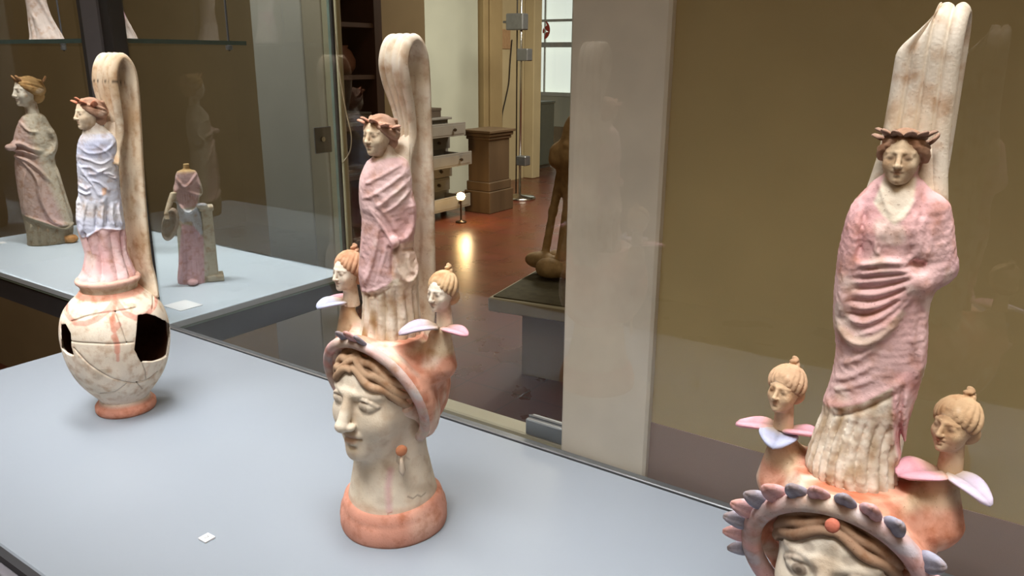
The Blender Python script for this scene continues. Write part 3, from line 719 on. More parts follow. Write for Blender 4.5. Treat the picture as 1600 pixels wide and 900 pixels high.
def small_head(name, H, center, ang, parent, hair_hex='c9a27c', knot=True, mat=None, wreath=None, skin=CREAM, nod=0.0, vox=None):
    """little head and throat with hair gathered up to a knot; ang = turn about Z of a front that is -Y"""
    vox = vox or H/34
    C = Clay((-.55*H, -.62*H, -1.0*H), (.55*H, .62*H, .62*H), vox)
    T = face(C, (0, 0, 0), H, nod=nod, fine=False)
    C.cap((0, .05*H, -.35*H), (0, .08*H, -.95*H), .19*H, .23*H, .08*H)
    V, F = C.mesh()
    ny = np.clip(-V[:, 1]/H, 0, 1)
    col = mix(np.tile(skin, (len(V), 1)), CREAMD, .35+.35*vnoise(V/H, 7, 3)); col = mix(col, lin('a8896c'), .5*smoothstep(.1, .9, vnoise(V/H, 11, 13)))
    for s in (-1, 1):
        d = np.linalg.norm(V-np.array(T(s*.135, -.36, .02)), axis=1)/H
        col = mix(col, lin('6e5644'), .65*(1-smoothstep(.03, .09, d)))
    d = np.linalg.norm((V-np.array(T(0, -.40, -.26)))/np.array([1.6, 1, .7]), axis=1)/H
    col = mix(col, lin('b97a66'), .5*(1-smoothstep(.03, .07, d)))
    head = link(name, np_mesh(name, rotz(V, ang, center), F, col), mat or M_CLAYD, parent)
    # hair: thick locks combed back from the face, down over the ears and up to a knot
    C = Clay((-.66*H, -.62*H, -.62*H), (.66*H, .82*H, 1.0*H), vox)
    C.ell((0, .085*H, .14*H), (.38*H, .425*H, .392*H)); C.ell((0, .26*H, -.16*H), (.33*H, .27*H, .26*H), .06*H)
    C.ell((0, -.46*H, -.17*H), (.265*H, .36*H, .42*H), .04*H, 'cut')
    C.cap((0, .05*H, -.40*H), (0, .08*H, -.95*H), .20*H, .24*H, .02*H, 'cut')
    kn = np.array((0, .27*H, .54*H)) if knot else np.array((0, .44*H, .12*H))
    for s_ in (-1, 1):
        for i in range(6):
            e0 = .60-.20*i; az0 = .10+.24*i               # along the hair line, from the parting to the ear
            st = np.array((s_*math.sin(az0)*.40, .10-math.cos(az0)*.44*math.cos(e0*.8), .15+.40*math.sin(e0)))*H
            end = kn+np.array((s_*.03*H, 0, -.10*H))
            P = []
            for t in np.linspace(0, 1, 9):
                p = st*(1-t)+end*t; c0 = np.array((0, .13*H, .12*H)); q = p-c0
                rr = 1/np.sqrt((q[0]/(.415*H))**2+(q[1]/(.43*H))**2+(q[2]/(.42*H))**2)
                w = smoothstep(.75, 1.0, t) if knot else 0
                P.append((c0+q*rr*(1+.02*math.sin(t*9+i)))*(1-w)+end*w)
            C.tube(P, [.048*H, .058*H, .062*H, .062*H, .060*H, .056*H, .05*H, .045*H, .04*H], 0)
    if knot:
        C.ell(kn-np.array((0, 0, .03*H)), (.12*H, .12*H, .09*H), .03*H)
        for j in range(9):                            # coiled tuft
            a = j*1.1; rr_ = (.085-.007*j)*H
            C.ell(kn+np.array((math.cos(a)*rr_, math.sin(a)*rr_, (.02+.018*j)*H)), (.058*H, .058*H, .05*H), .008*H)
    V, F = C.mesh()
    hc = lin(hair_hex)
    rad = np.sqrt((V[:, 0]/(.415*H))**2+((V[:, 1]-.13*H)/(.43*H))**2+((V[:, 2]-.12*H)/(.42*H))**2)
    col = mix(np.tile(hc, (len(V), 1)), hc*.62, .3+.5*vnoise(V/H, 9, 5)+.5*(1-smoothstep(.98, 1.10, rad))); col = mix(col, CREAM, np.clip(vnoise(V/H, 16, 8)-.6, 0, .25))  # gaps between locks also darkened, shade put into the colour
    link('hair', np_mesh('hair', rotz(V, ang, center), F, col), mat or M_CLAYD, head)
    if wreath: wreath_leaves(head, H, center, ang, wreath)
    return head

def leaf_mesh(name, L, W, curl, thick, col_a, col_b, crease=0.10, cup=0.25, nu=11, nv=9, tip=0.75):
    """thick petal or leaf from the origin along +X with a pressed midrib; its upper side is +Z"""
    top = []; N = []
    for i in range(nu):
        t = i/(nu-1); w = W*.5*(math.sin(math.pi*(t**tip*.93+.035))**.75)*(1 if t < .999 else .55)+W*.06
        a = curl*t*t
        for j in range(nv):
            s = -1+2*j/(nv-1)
            x = L*(t-.12*curl*curl*t**3/3); z = L*(-.45*curl*t*t)+cup*w*s*s*.8-crease*W*math.exp(-(s/.22)**2)*(1-t*.5)
            top.append((x, w*s, z))
    top = np.array(top).reshape(nu, nv, 3)
    du = np.gradient(top, axis=0); dv = np.gradient(top, axis=1); n = np.cross(du, dv); n /= (np.linalg.norm(n, axis=2, keepdims=True)+1e-12)
    ed = np.ones((nu, nv)); ed[:, 0] = ed[:, -1] = .35; ed[-1] = .35
    A = top+n*thick*.5*ed[..., None]; B = top-n*thick*.5*ed[..., None]
    V = np.vstack([A.reshape(-1, 3), B.reshape(-1, 3)]); m = nu*nv; F = []
    for i in range(nu-1):
        for j in range(nv-1):
            a = i*nv+j; F.append((a, a+nv, a+nv+1, a+1)); F.append((m+a, m+a+1, m+a+nv+1, m+a+nv))
    for i in range(nu-1):
        for j, fl in ((0, 0), (nv-1, 1)):
            a, b = i*nv+j, (i+1)*nv+j; q = (a, m+a, m+b, b); F.append(q if not fl else q[::-1])
    for j in range(nv-1):
        for i, fl in ((0, 1), (nu-1, 0)):
            a, b = i*nv+j, i*nv+j+1; q = (a, m+a, m+b, b); F.append(q if not fl else q[::-1])
    tt = np.clip(np.concatenate([top[..., 0].ravel()]*2)/L, 0, 1)
    col = mix(np.tile(col_b, (len(V), 1)), col_a, smoothstep(.05, .5, tt))
    ss = np.abs(V[:, 1])/(W*.5); col = mix(col, col*.72, .8*np.exp(-(ss/.16)**2))
    return np_mesh(name, V, np.array(F), col)
def orient(o, loc, xdir, up):
    x = Vector(xdir).normalized(); z = Vector(up); z = (z-x*z.dot(x)).normalized(); y = z.cross(x)
    o.matrix_local = Matrix(((x[0], y[0], z[0], loc[0]), (x[1], y[1], z[1], loc[1]), (x[2], y[2], z[2], loc[2]), (0, 0, 0, 1)))
    return o
def wreath_leaves(parent, H, center, ang, spec):
    me = leaf_mesh('wreath_leaf', .24*H, .20*H, -.75, .06*H, spec[0], spec[0]*.8, nu=8, nv=5, tip=.6)
    c, s = math.cos(ang), math.sin(ang)
    rz = lambda q: np.array((q[0]*c-q[1]*s, q[0]*s+q[1]*c, q[2]))
    band = []
    for (a, el, lift) in spec[1]:
        d = np.array((math.sin(a)*math.cos(el), -math.cos(a)*math.cos(el), math.sin(el)))
        p = np.array((d[0]*.41*H, .13*H+d[1]*.43*H, .13*H+d[2]*.42*H)); band.append(rz(p)+np.array(center))
        di = np.array((d[0]*.75, d[1]*.75, .35+lift)); up = d*.8+np.array((0, 0, .25))
        o = link('wreath_leaf', me, M_CLAYD, parent); orient(o, rz(p)+np.array(center), rz(di), rz(up))
    mb = MB(); mb.tube(curve(band, 24), .055*H, 8)
    link('wreath_band', np_mesh('wreath_band', mb.v, mb.f, np.tile(spec[0]*.85, (len(mb.v), 1))), M_CLAYD, parent)

def strap_handle(name, path, parent, width, thick, ribs, ang, center, wfun=None, cols=(CREAM, CREAMD), clip=None, mat=None, crack=None, seed=1):
    """ribbed strap swept along path = [(back, z), ...]; ribs lie on its outer side"""
    P = curve(path, 96); n = len(P); K = 41
    T = np.gradient(P, axis=0); T /= np.linalg.norm(T, axis=1, keepdims=True); Nn = np.stack([-T[:, 1], T[:, 0]], 1)   # left of travel: front side, then top, then back
    V = []; cc = []
    s = np.linspace(-1, 1, K); d_acc = np.concatenate([[0], np.cumsum(np.linalg.norm(np.diff(P, axis=0), axis=1))]); d_acc /= d_acc[-1]
    for i in range(n):
        w = width*.5*(wfun(d_acc[i]) if wfun else 1.0)
        wl = wr = w
        if clip: wl, wr = w*clip(P[i][0], P[i][1])[0], w*clip(P[i][0], P[i][1])[1]
        prof = thick*.5*(0.34+0.66*np.abs(np.cos(s*math.pi*ribs/2+(math.pi/2 if ribs % 2 == 0 else 0)))**.55)*np.sqrt(np.clip(1-np.abs(s)**8, 0.02, 1))
        inn = thick*.42*np.sqrt(np.clip(1-np.abs(s)**6, .02, 1))
        xs = np.where(s < 0, s*wl, s*wr)
        for j in range(K):
            q = P[i]+Nn[i]*prof[j]; V.append((xs[j], q[0], q[1])); cc.append((prof[j]/(thick*.5), 1))
        for j in range(K-1, -1, -1):
            q = P[i]-Nn[i]*inn[j]; V.append((xs[j], q[0], q[1])); cc.append((.9, 0))
    m = 2*K; F = []
    for i in range(n-1):
        for j in range(m):
            k = (j+1) % m; F.append((i*m+j, i*m+k, (i+1)*m+k, (i+1)*m+j))
    for j in range(K-1):
        for i in (0, n-1):
            q = (i*m+j, i*m+m-1-j, i*m+m-2-j, i*m+j+1); F.append(q if i == 0 else q[::-1])
    V = np.array(V); cc = np.array(cc)
    col = mix(np.tile(cols[0], (len(V), 1)), cols[1], .25+.45*vnoise(V, 160, seed)+.3*(1-cc[:, 0])); col = mix(col, lin('b08e6a'), .5*smoothstep(.3, 1.0, vnoise(V*np.array([2.5, 1, .6]), 210, seed+2)))
    if crack:
        for (zc, tilt, th) in crack:
            col = mix(col, lin('4a372a'), .85*(1-smoothstep(th*.6, th*1.3, np.abs(V[:, 2]-zc-tilt*V[:, 0]-.0012*np.sin(V[:, 0]*700)))))
    return link(name, np_mesh(name, rotz(V, ang, center), np.array(F), col), mat or M_CLAYD, parent)

class View:
    """measures a thing standing at ax: place in the photograph -> (across, height) in the upright plane through its axis"""
    def __init__(s, ax, base=1.0):
        s.ax = np.array(ax, float); s.n = s.ax/np.linalg.norm(s.ax); s.u = np.array([s.n[1], -s.n[0]]); s.base = base
        s.alpha = math.atan2(-ax[0], ax[1])          # the photographer stands this far round from the front
    def __call__(s, px, py, off=0.018):
        r = ray(px, py); a = s.ax-s.n*off; t = np.dot(a, s.n)/np.dot(r[:2], s.n)
        return float(np.dot(r[:2]*t-a, s.u)), float(r[2]*t+CAMPOS[2]-s.base)
    def line(s, pts, off=0.018): return [s(p[0], p[1], off) for p in pts]
    def stations(s, rows):
        out = []
        for (y, l, r, q, cy) in rows:
            a, b = s(l, y, 0), s(r, y, 0); h = (b[0]-a[0])/2
            out.append(((a[1]+b[1])/2, (a[0]+b[0])/2, cy, h*.98, h*q))
        return out

def region(V, poly, soft=0.0012):
    return 1-smoothstep(-soft, soft, poly_sd(V[:, 0], V[:, 2], poly))
def stroke(V, pts, w, soft=0.0008):
    d, _ = seg_dist2d(V[:, 0], V[:, 2], pts); return 1-smoothstep(w-soft, w+soft, d)


# ---------------------------------------------------------------- parts shared by the two head vases
def head_foot(parent, r=.052, seed=1, hexc='dd9f8a'):
    prof = [(.001, 0), (r*.985, 0), (r, .003), (r, .012), (r*.975, .020), (r*.94, .0235), (r*.93, .026), (r*.90, .031), (r*.84, .033), (.001, .033)]
    V = []; n = 96
    for (rr, z) in prof:
        for i in range(n):
            a = 2*math.pi*i/n; q = rr*(1+.006*math.sin(3*a+seed)+.004*math.sin(7*a)); V.append((q*math.cos(a), q*math.sin(a), z*(1+.05*math.sin(2*a+1))))
    F = [(j*n+i, j*n+(i+1) % n, (j+1)*n+(i+1) % n, (j+1)*n+i) for j in range(len(prof)-1) for i in range(n)]
    V = np.array(V); c = lin(hexc); col = mix(np.tile(c, (len(V), 1)), c*.75, .3+.5*vnoise(V, 120, seed)); col = mix(col, CREAM, .35*smoothstep(.25, .9, vnoise(V, 70, seed+3)))
    col = mix(col, c*.6, .6*np.exp(-((V[:, 2]-.0225)/.0015)**2))
    return link('foot', np_mesh('foot', V, np.array(F), col), M_CLAYD, parent)

def head_vase_body(parent, H, oy, zc, eyes, vox=.00095, skin=CREAM, paint=None):
    C = Clay((-.060, -.078, .024), (.060, .062, .205), vox)
    T = face(C, (0, oy, zc), H)
    C.loft([(.026, 0, 0, .0470, .0470), (.034, 0, 0, .0440, .0440), (.06, 0, 0, .0385, .0385), (.085, 0, 0, .0345, .0345), (.11, 0, .004, .0335, .0335), (.135, 0, .006, .034, .036)], .012)
    for s in (-1, 1):                       # ears
        C.ell((s*.352*H, oy+.10*H, zc-.05*H), (.035*H, .075*H, .11*H), .02*H)
        C.ell((s*.375*H, oy+.085*H, zc-.04*H), (.022*H, .042*H, .070*H), .01*H, 'cut')
    V, F = C.mesh()
    col = mix(np.tile(skin, (len(V), 1)), CREAMD, .22+.35*vnoise(V, 95, 2))
    col = mix(col, lin('b89f83'), .55*smoothstep(.35, 1.0, vnoise(V, 190, 12)))
    lp = np.linalg.norm((V-np.array(T(0, -.40, -.258)))/np.array([2.0, 1, .9]), axis=1)/H
    col = mix(col, lin('b98a70'), .55*(1-smoothstep(.03, .06, lp)))
    col = eye_paint(V, col, T, H, eyes)
    col = mix(col, lin('caa58c'), .5*(1-smoothstep(.034, .040, V[:, 2])))
    if paint: col = paint(V, col)
    o = link('head_body', np_mesh('head_body', V, F, col), M_CLAY, parent)
    return o, T

def head_vase_hair(parent, H, oy, zc, plane, n=9, vox=.00095, wav=.045, hexc='bd9570', r=.047):
    C = Clay((-.060, -.075, .085), (.060, .03, .205), vox)
    a, b, c = .362*H, .422*H, .386*H; ctr = (0, oy+.05*H, zc+.115*H)
    C.ell(ctr, (a, b, c))
    C.ell((0, oy-.30*H, zc-.15*H), (.315*H, .40*H, .405*H), .015*H, 'cut')       # the face stays free
    C.box((-.1, -.1, 0), (.1, .1, zc-.16*H), 0, 0, 'cut'); C.box((-.1, oy+.12*H, 0), (.1, .1, .3), 0, 0, 'cut')
    for s in (-1, 1):
        def path(i, t, s=s):
            e0 = .44+.165*i; e1 = -.60+.165*i; az = (.02+1.60*t**.92)
            el = e0+(e1-e0)*t**1.25+wav*math.sin(t*15+i*1.3+(.7 if s > 0 else 0))*(1-.3*t)
            q = 1.0+.012*math.sin(t*12+i*2)
            return (ctr[0]+s*math.sin(az)*math.cos(el)*a*q, ctr[1]-math.cos(az)*math.cos(el)*b*q, ctr[2]+math.sin(el)*c*q)
        strands(C, path, n, r*H, 0, 26)
    sl, X, Y, Z = C.grid(); C.D = np.maximum(C.D, (Y-(plane[0]+(plane[1]-Z)*plane[2]+.004)*np.ones_like(X)).astype(np.float32))    # ends under the diadem
    V, F = C.mesh(); hc = lin(hexc)
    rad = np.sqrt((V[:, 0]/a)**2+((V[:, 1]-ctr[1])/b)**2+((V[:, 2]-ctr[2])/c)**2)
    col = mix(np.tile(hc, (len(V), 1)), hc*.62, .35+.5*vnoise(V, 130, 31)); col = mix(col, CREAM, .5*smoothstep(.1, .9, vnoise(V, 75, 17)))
    col = mix(col*.55, col, smoothstep(1.0, 1.07, rad))  # painted shade: grooves between the locks are darkened in the colour
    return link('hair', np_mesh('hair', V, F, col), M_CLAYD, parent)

def head_vase_cap(parent, lumps, ring, seed=3, top=.198, scroll=True, vox=.00105):
    C = Clay((-.075, -.062, .080), (.078, .078, .226), vox)
    C.ell((0, .014, .144), (.0505, .051, .0545))
    C.loft([(.158, 0, .004, .049, .047), (.172, 0, .003, .047, .045), (.184, 0, .001, .042, .040), (top-.002, 0, -.001, .0365, .035)], .010)
    marks = []
    R, zr, yt, ti = ring                       # hood that runs from the diadem back to the crown
    for j in range(5):
        q = 1-.025*j-.01*j*j; P = []
        for t in np.linspace(-.75, math.pi+.75, 36):
            x = q*R*math.cos(t); z = zr+q*R*math.sin(t)*.98; P.append((x, yt+(zr+R-z)*ti+.0065*j+.0045, z-.001*j))
        C.tube(P, .0046, .005)
    for (x, y, z0, r0, z1, r1, k) in lumps: C.cap((x, y, z0), (x*1.02, y, z1), r0, r1, k)
    if scroll:                                 # row of running scrolls pressed into the cap
        for side in (-1, 1):
            for j in range(9):
                t = -.15+j*.155
                az = .95+.10*math.sin(t*3); el = t
                def pt(da, de):
                    A, E = az+da, el+de
                    return np.array((side*math.sin(A)*math.cos(E)*.0510, .012-math.cos(A)*math.cos(E)*.0505, .146+math.sin(E)*.0540))
                P = [pt(.085*math.cos(q)*(1-q/9), .062*math.sin(q)*(1-q/9)) for q in np.linspace(0, 6.2, 14)]
                C.tube(P, .0015, .0008); marks += P
                P = [pt(.30+.06*math.cos(q)*(1-q/9), .05*math.sin(q)*(1-q/9)) for q in np.linspace(0, 6.2, 10)]
                C.tube(P, .0013, .0008); marks += P
    C.ell((0, -.035, .105), (.07, .045, .030), .006, 'cut')
    V, F = C.mesh()
    col = mix(np.tile(SALMON, (len(V), 1)), SALMOND, .30+.45*vnoise(V, 80, seed)); col = mix(col, lin('b06344'), .55*smoothstep(.15, .9, vnoise(V, 240, seed+9)+.4*vnoise(V, 620, 5))); col = mix(col, CREAM, .65*smoothstep(.0, .8, vnoise(V, 130, seed+5)+.25*vnoise(V, 400, 3)))
    if marks:
        dm = np.full(len(V), 1.0)
        for q in marks: dm = np.minimum(dm, ((V-q)**2).sum(1))
        col = mix(col, lin('e9c3a8'), .75*(1-smoothstep(.0014, .0026, np.sqrt(dm))))
    return C, V, F, col

def diadem(parent, R, zc, ytop, tilt, r, leafs, hexc, vox=.0009, a0=-.42, dots=None):
    C = Clay((-R-.012, ytop-.016, zc-R*.95), (R+.012, ytop+.075, zc+R+.014), vox)
    def pt(t, k=1.0):
        x = k*R*math.cos(t); z = zc+k*R*math.sin(t)*.98; return np.array((x, ytop+(zc+R-z)*tilt, z))
    P = [pt(t) for t in np.linspace(a0, math.pi-a0, 44)]
    C.tube(P, r, 0); V, F = C.mesh(); c = lin(hexc)
    col = mix(np.tile(c, (len(V), 1)), PINKD, .40+.5*vnoise(V, 260, 9)); col = mix(col, BLUE, .55*smoothstep(.1, .8, vnoise(V, 330, 21))); col = mix(col, CREAMD, .3+.3*vnoise(V, 90, 5))
    o = link('diadem', np_mesh('diadem', V, F, col), M_CLAYD, parent)
    mp = leaf_mesh('diadem_leaf', .0185, .0120, -.25, .0042, ROSE*.85, PINKD, nu=8, nv=7, tip=.5, cup=-.30, crease=.07)
    mb = leaf_mesh('diadem_leaf', .0185, .0120, -.25, .0042, lin('a9aabc'), lin('8f8fa3'), nu=8, nv=7, tip=.5, cup=-.30, crease=.07)
    for i, (t, kind, sc) in enumerate(leafs):
        p = pt(t, 1+.4*r/R); d = pt(t, 1.2)-pt(t, 1.0); d[1] += -.004; d = d/np.linalg.norm(d)
        f = np.array((0, -1, .25)); l = link('diadem_leaf', mp if kind == 'p' else mb, M_CLAYD, o)
        orient(l, p, d, f); l.scale = (sc, sc, sc)
    return o

def flower(parent, x, y, z, petals, scale=1.0):
    A = {'p': (lin('e0a6b4'), lin('cfae98')), 'b': (lin('b0b6d2'), lin('cbbba9')), 'l': (lin('c4b8cc'), lin('cdbba8'))}
    for (az, lift, kind, L, W, curl) in petals:
        me = leaf_mesh('petal', L*scale, W*scale, curl, .0032*scale, *A[kind], nu=12, nv=9, cup=.16, crease=.07)
        d = np.array((math.sin(az)*math.cos(lift), -math.cos(az)*math.cos(lift), math.sin(lift)))
        up = np.array((-math.sin(az)*math.sin(lift), math.cos(az)*math.sin(lift), math.cos(lift)))
        o = link('petal', me, M_CLAY, parent); orient(o, (x+d[0]*.004, y+d[1]*.004, z), d, up)

def figure_mesh(name, C, colour, ang, parent, mat=None, rough=.00022):
    C.rough(rough, 900); V, F = C.mesh(); col = colour(V)
    return link(name, np_mesh(name, rotz(V, ang), F, col), mat or M_CLAYD, parent)

# ---------------------------------------------------------------- right head vase
RIG, MID, LEF = (-.0765, .510), (-.4955, .513), (-.966, .503)
def build_right():
    v = View(RIG); al = v.alpha
    root = empty('head_vase', (RIG[0], RIG[1], 1.0))
    tag(root, 'large head vase at the right edge with frontal pink robed woman and leafy diadem', 'vase', 'painted terracotta vases on the plinth')
    H, oy, zc = .116, -.010, .1375
    head_foot(root, .053, 2)
    body, T = head_vase_body(root, H, oy, zc, .62, vox=.0009)
    head_vase_hair(root, H, oy, zc, (-.045, .1875, .35), n=8, wav=.030, hexc='b8957a', r=.033, vox=.0008)
    C, V, F, col = head_vase_cap(root, [(-.047, .004, .168, .016, .197, .0085, .014), (.049, .012, .166, .018, .192, .0100, .016)], ring=(.0545, .133, -.045, .35), seed=8, top=.192)
    col = mix(col, lin('b8694a'), .75*smoothstep(.178, .187, V[:, 2])*smoothstep(-.2, .4, vnoise(V, 160, 4))*(np.abs(V[:, 0]) < .036))
    stem = smoothstep(.030, .038, np.abs(V[:, 0]))*smoothstep(.178, .188, V[:, 2]); col = mix(col, lin('d9c3a3'), .85*stem)
    link('cap', np_mesh('cap', V, F, col), M_CLAYD, root)
    R_ = .0545; dz = .133
    lv = [(math.pi*f, k, s) for f, k, s in ((1.06, 'b', .8), (.985, 'p', .9), (.915, 'b', 1.0), (.845, 'p', 1.05), (.775, 'b', 1.05), (.70, 'p', 1.1), (.625, 'b', 1.0), (.555, 'p', 1.0), (.475, 'b', 1.0), (.40, 'p', 1.05), (.325, 'b', 1.05), (.175, 'b', 1.05), (.08, 'p', .9))]
    diadem(root, R_, dz, -.045, .35, .0066, lv, 'b9a4a8', a0=-.95)
    # bead over the forehead
    p = np.array(T(.015, -.445, .392)); mb = MB(); mb.lathe([(.0003, .0030), (.0028, .0029), (.0040, .0018), (.0043, 0), (.004, -.003)], 20)
    b = link('forehead_bead', np_mesh('forehead_bead', mb.v, mb.f, np.tile(lin('bf6e5a'), (len(mb.v), 1))), M_CLAY, root)
    orient(b, p, (1, 0, 0), (0, -1, .25))
    # standing woman wrapped in a mantle
    C = Clay((-.044, -.046, .180), (.047, .044, .395), .00078)
    rows = [(273, 1380, 1436, .72, .003), (286, 1363, 1450, .64, .003), (300, 1350, 1462, .62, .002), (318, 1334, 1478, .60, .002), (340, 1324, 1485, .60, .001), (390, 1311, 1488, .58, 0), (430, 1305, 1476, .58, 0), (470, 1302, 1450, .66, 0),
            (520, 1302, 1449, .66, 0), (560, 1303, 1447, .68, 0), (600, 1295, 1438, .70, 0), (640, 1282, 1424, .74, -.001), (680, 1266, 1412, .80, -.002), (725, 1253, 1412, .86, -.003), (752, 1262, 1412, .86, -.003)]
    st = v.stations(rows)
    zt = max(q[0] for q in st); st.append((zt+.006, .003, .002, .0085, .0085))
    hem = .238
    def wave(th, Z):
        low = 1-smoothstep(hem-.010, hem+.002, Z)
        w = np.abs(np.sin(th*12.5+.8*np.sin(th*3)+Z*8))**.6
        return low*(.0024*(w-.75)-.0016)
    C.loft(st, 0, wave=wave)
    L = v.line
    # his of the mantle: roll at the waist, fan of folds, arm under the cloth, hem, hanging end
    for pts, amp, w in [
        ([(1336, 418), (1375, 410), (1420, 412)], .0030, .0026), ([(1334, 431), (1380, 424), (1430, 424)], .0024, .0018), ([(1332, 444), (1380, 438), (1434, 430)], .0018, .0016),
        ([(1330, 462), (1372, 459), (1412, 447), (1440, 432)], .0020, .0018), ([(1326, 482), (1365, 480), (1405, 463), (1436, 440)], .0020, .0019),
        ([(1324, 503), (1355, 504), (1395, 484), (1432, 446)], .0021, .0019), ([(1340, 526), (1375, 512), (1408, 486), (1434, 452)], .0018, .0018),
        ([(1304, 500), (1312, 522), (1332, 536), (1356, 536), (1386, 518), (1414, 488)], .0034, .0030),
        ([(1346, 318), (1338, 360), (1330, 410), (1318, 470), (1308, 512)], .0026, .0034), ([(1332, 330), (1320, 390), (1312, 450), (1306, 500)], .0022, .0034),
        ([(1390, 345), (1372, 372), (1362, 410)], .0010, .0014), ([(1372, 352), (1368, 385), (1372, 402)], .0014, .0013), ([(1385, 352), (1378, 380), (1372, 402)], .0012, .0012),
        ([(1432, 332), (1426, 360), (1422, 392)], .0015, .0018), ([(1444, 340), (1440, 372), (1436, 400)], .0012, .0015), ([(1458, 350), (1455, 385), (1450, 405)], .0010, .0014),
        ([(1440, 438), (1448, 470), (1446, 520), (1442, 570), (1432, 610)], .0022, .0030), ([(1434, 450), (1428, 500), (1430, 560)], .0014, .0022),
        ([(1284, 640), (1320, 634), (1360, 622), (1400, 604), (1424, 588)], .0014, .0028),
        ([(1300, 600), (1330, 590), (1365, 570)], .0012, .0018), ([(1296, 615), (1330, 606), (1372, 588)], .0011, .0018), ([(1310, 575), (1340, 562), (1375, 540)], .0011, .0018),
        ([(1395, 345), (1376, 300), (1372, 288)], .0012, .0018), ([(1398, 350), (1420, 330), (1436, 300)], .0012, .0018),
        ([(1418, 600), (1412, 650), (1414, 700), (1424, 738)], .0028, .0028), ([(1404, 600), (1397, 650), (1399, 700), (1408, 740)], .0024, .0022)]:
        C.relief(L(pts), amp, w, yc=0.0)
    for pts, amp, w in [([(1352, 322), (1346, 370), (1340, 410)], -.0018, .0018), ([(1421, 410), (1432, 418), (1448, 420)], -.0050, .0034), ([(1424, 365), (1420, 405)], -.0022, .0020),
                        ([(1330, 455), (1375, 450), (1420, 438)], -.0012, .0010), ([(1326, 473), (1370, 470), (1415, 453)], -.0012, .0010), ([(1324, 494), (1360, 492), (1405, 470)], -.0012, .0010),
                        ([(1410, 610), (1405, 660), (1408, 720)], -.0022, .0016), ([(1440, 300), (1444, 330), (1440, 345)], -.0012, .0016), ([(1300, 655), (1350, 640), (1405, 615)], -.0016, .0014)]:
        C.relief(L(pts), amp, w, yc=0.0)
    a, b_, e = v(1470, 330, 0), v(1480, 420, 0), v(1425, 440)
    C.cap((a[0]-.004, .000, a[1]), (b_[0]-.004, .002, b_[1]), .0085, .0085, .006)
    C.cap((b_[0]-.004, .002, b_[1]), (e[0]+.004, -.012, e[1]-.001), .0080, .0062, .006)
    c1, c2 = v(1372, 368), v(1410, 368)
    C.ell((c1[0], -.0105, c1[1]), (.0085, .0065, .0085), .005); C.ell((c2[0], -.0105, c2[1]), (.0085, .0065, .0085), .005)
    vn = [v(*p) for p in [(1380, 282), (1364, 320), (1378, 338), (1397, 352), (1414, 342), (1428, 318), (1432, 282)]]
    strip = [v(*p) for p in [(1395, 585), (1440, 585), (1436, 660), (1442, 748), (1410, 752), (1398, 700), (1394, 640)]]
    hemline = [v(*p) for p in [(1270, 642), (1300, 640), (1345, 630), (1390, 608), (1412, 596), (1450, 580)]]
    def colour(V):
        hz = np.interp(V[:, 0], [h[0] for h in hemline], [h[1] for h in hemline])
        pk = mix(np.tile(PINK, (len(V), 1)), PINKD, .35+.4*vnoise(V, 90, 7)); pk = mix(pk, lin('b9929c'), .4*smoothstep(.2, .9, vnoise(V, 140, 3)))
        pk = mix(pk, CREAM, .45*smoothstep(.35, .9, vnoise(V, 210, 13)))
        low = mix(np.tile(CREAM, (len(V), 1)), lin('a98a63'), .35+.5*vnoise(V*np.array([2.4, 2.4, .6]), 260, 5))
        col = mix(low, pk, smoothstep(-.0012, .0012, V[:, 2]-hz))
        fr = (V[:, 1] < .004)
        col = mix(col, mix(np.tile(PINKD, (len(V), 1)), PINK, .5+.5*vnoise(V, 300, 2)), region(V, strip)*fr)
        col = mix(col, mix(np.tile(CREAM, (len(V), 1)), TAN, .15+.2*vnoise(V, 200, 4)), region(V, vn)*fr)
        col = mix(col, CREAM, .9*smoothstep(.372, .380, V[:, 2])*(V[:, 1] > .004))
        cr = region(V, [v(*p) for p in [(1298, 498), (1312, 512), (1332, 526), (1354, 528), (1384, 510), (1410, 484), (1416, 492), (1390, 526), (1356, 545), (1326, 546), (1298, 520)]])
        return mix(col, lin('cdb8a2'), .6*cr*fr)
    fig = figure_mesh('robed_figure', C, colour, al, root)
    u, z = v(1410, 246, .004)
    wl = (lin('a98a78'), [(a, .62, .35) for a in (-1.25, -.75, -.25, .3, .8, 1.3)]+[(-1.75, .35, .2), (1.8, .30, .1)])
    hd = small_head('figure_head', .0312, (u*math.cos(al), u*math.sin(al)-.001, z), .02, fig, skin=lin('d6bd9e'), hair_hex='b28c72', knot=False, wreath=wl, vox=.0008)
    # flower stems with little heads
    flower(root, -.049, .004, .206, [(-1.35, .12, 'p', .027, .017, .5), (.05, .05, 'b', .021, .023, .55), (1.15, .45, 'p', .024, .019, .4)])
    small_head('flower_head', .0295, (-.0490, .000, .2360), -.25, root, nod=-.12, skin=lin('cfae8c'), hair_hex='cdaa8a', vox=.00085)
    flower(root, .050, .012, .2015, [(-.75, .22, 'p', .029, .027, .45), (.95, .22, 'l', .029, .019, .9)])
    small_head('flower_head', .0325, (.0515, .012, .2330), -.5, root, nod=-.10, hair_hex='c3a27e', vox=.0009, skin=lin('c4a07a'))
    # handle, its upper corner broken off aslant
    clip = lambda b, z: (1.0-1.30*float(smoothstep(.452, .482, np.array(z))), 1.0)
    strap_handle('handle', [(.016, .350), (.017, .375), (.020, .400), (.022, .430), (.023, .458), (.029, .474), (.041, .477), (.051, .466), (.053, .440), (.053, .36), (.052, .26), (.044, .19), (.036, .165)], root,
                 .0345, .0105, 4, 0.0, (.0045, 0, 0), wfun=lambda t: 1.0+.10*float(smoothstep(.25, .05, np.array(t)))+.35*float(smoothstep(.12, .0, np.array(t))), clip=clip, seed=4)
    C = Clay((-.030, -.004, .345), (.034, .034, .402), .0009)        # web of clay where handle and shoulders meet
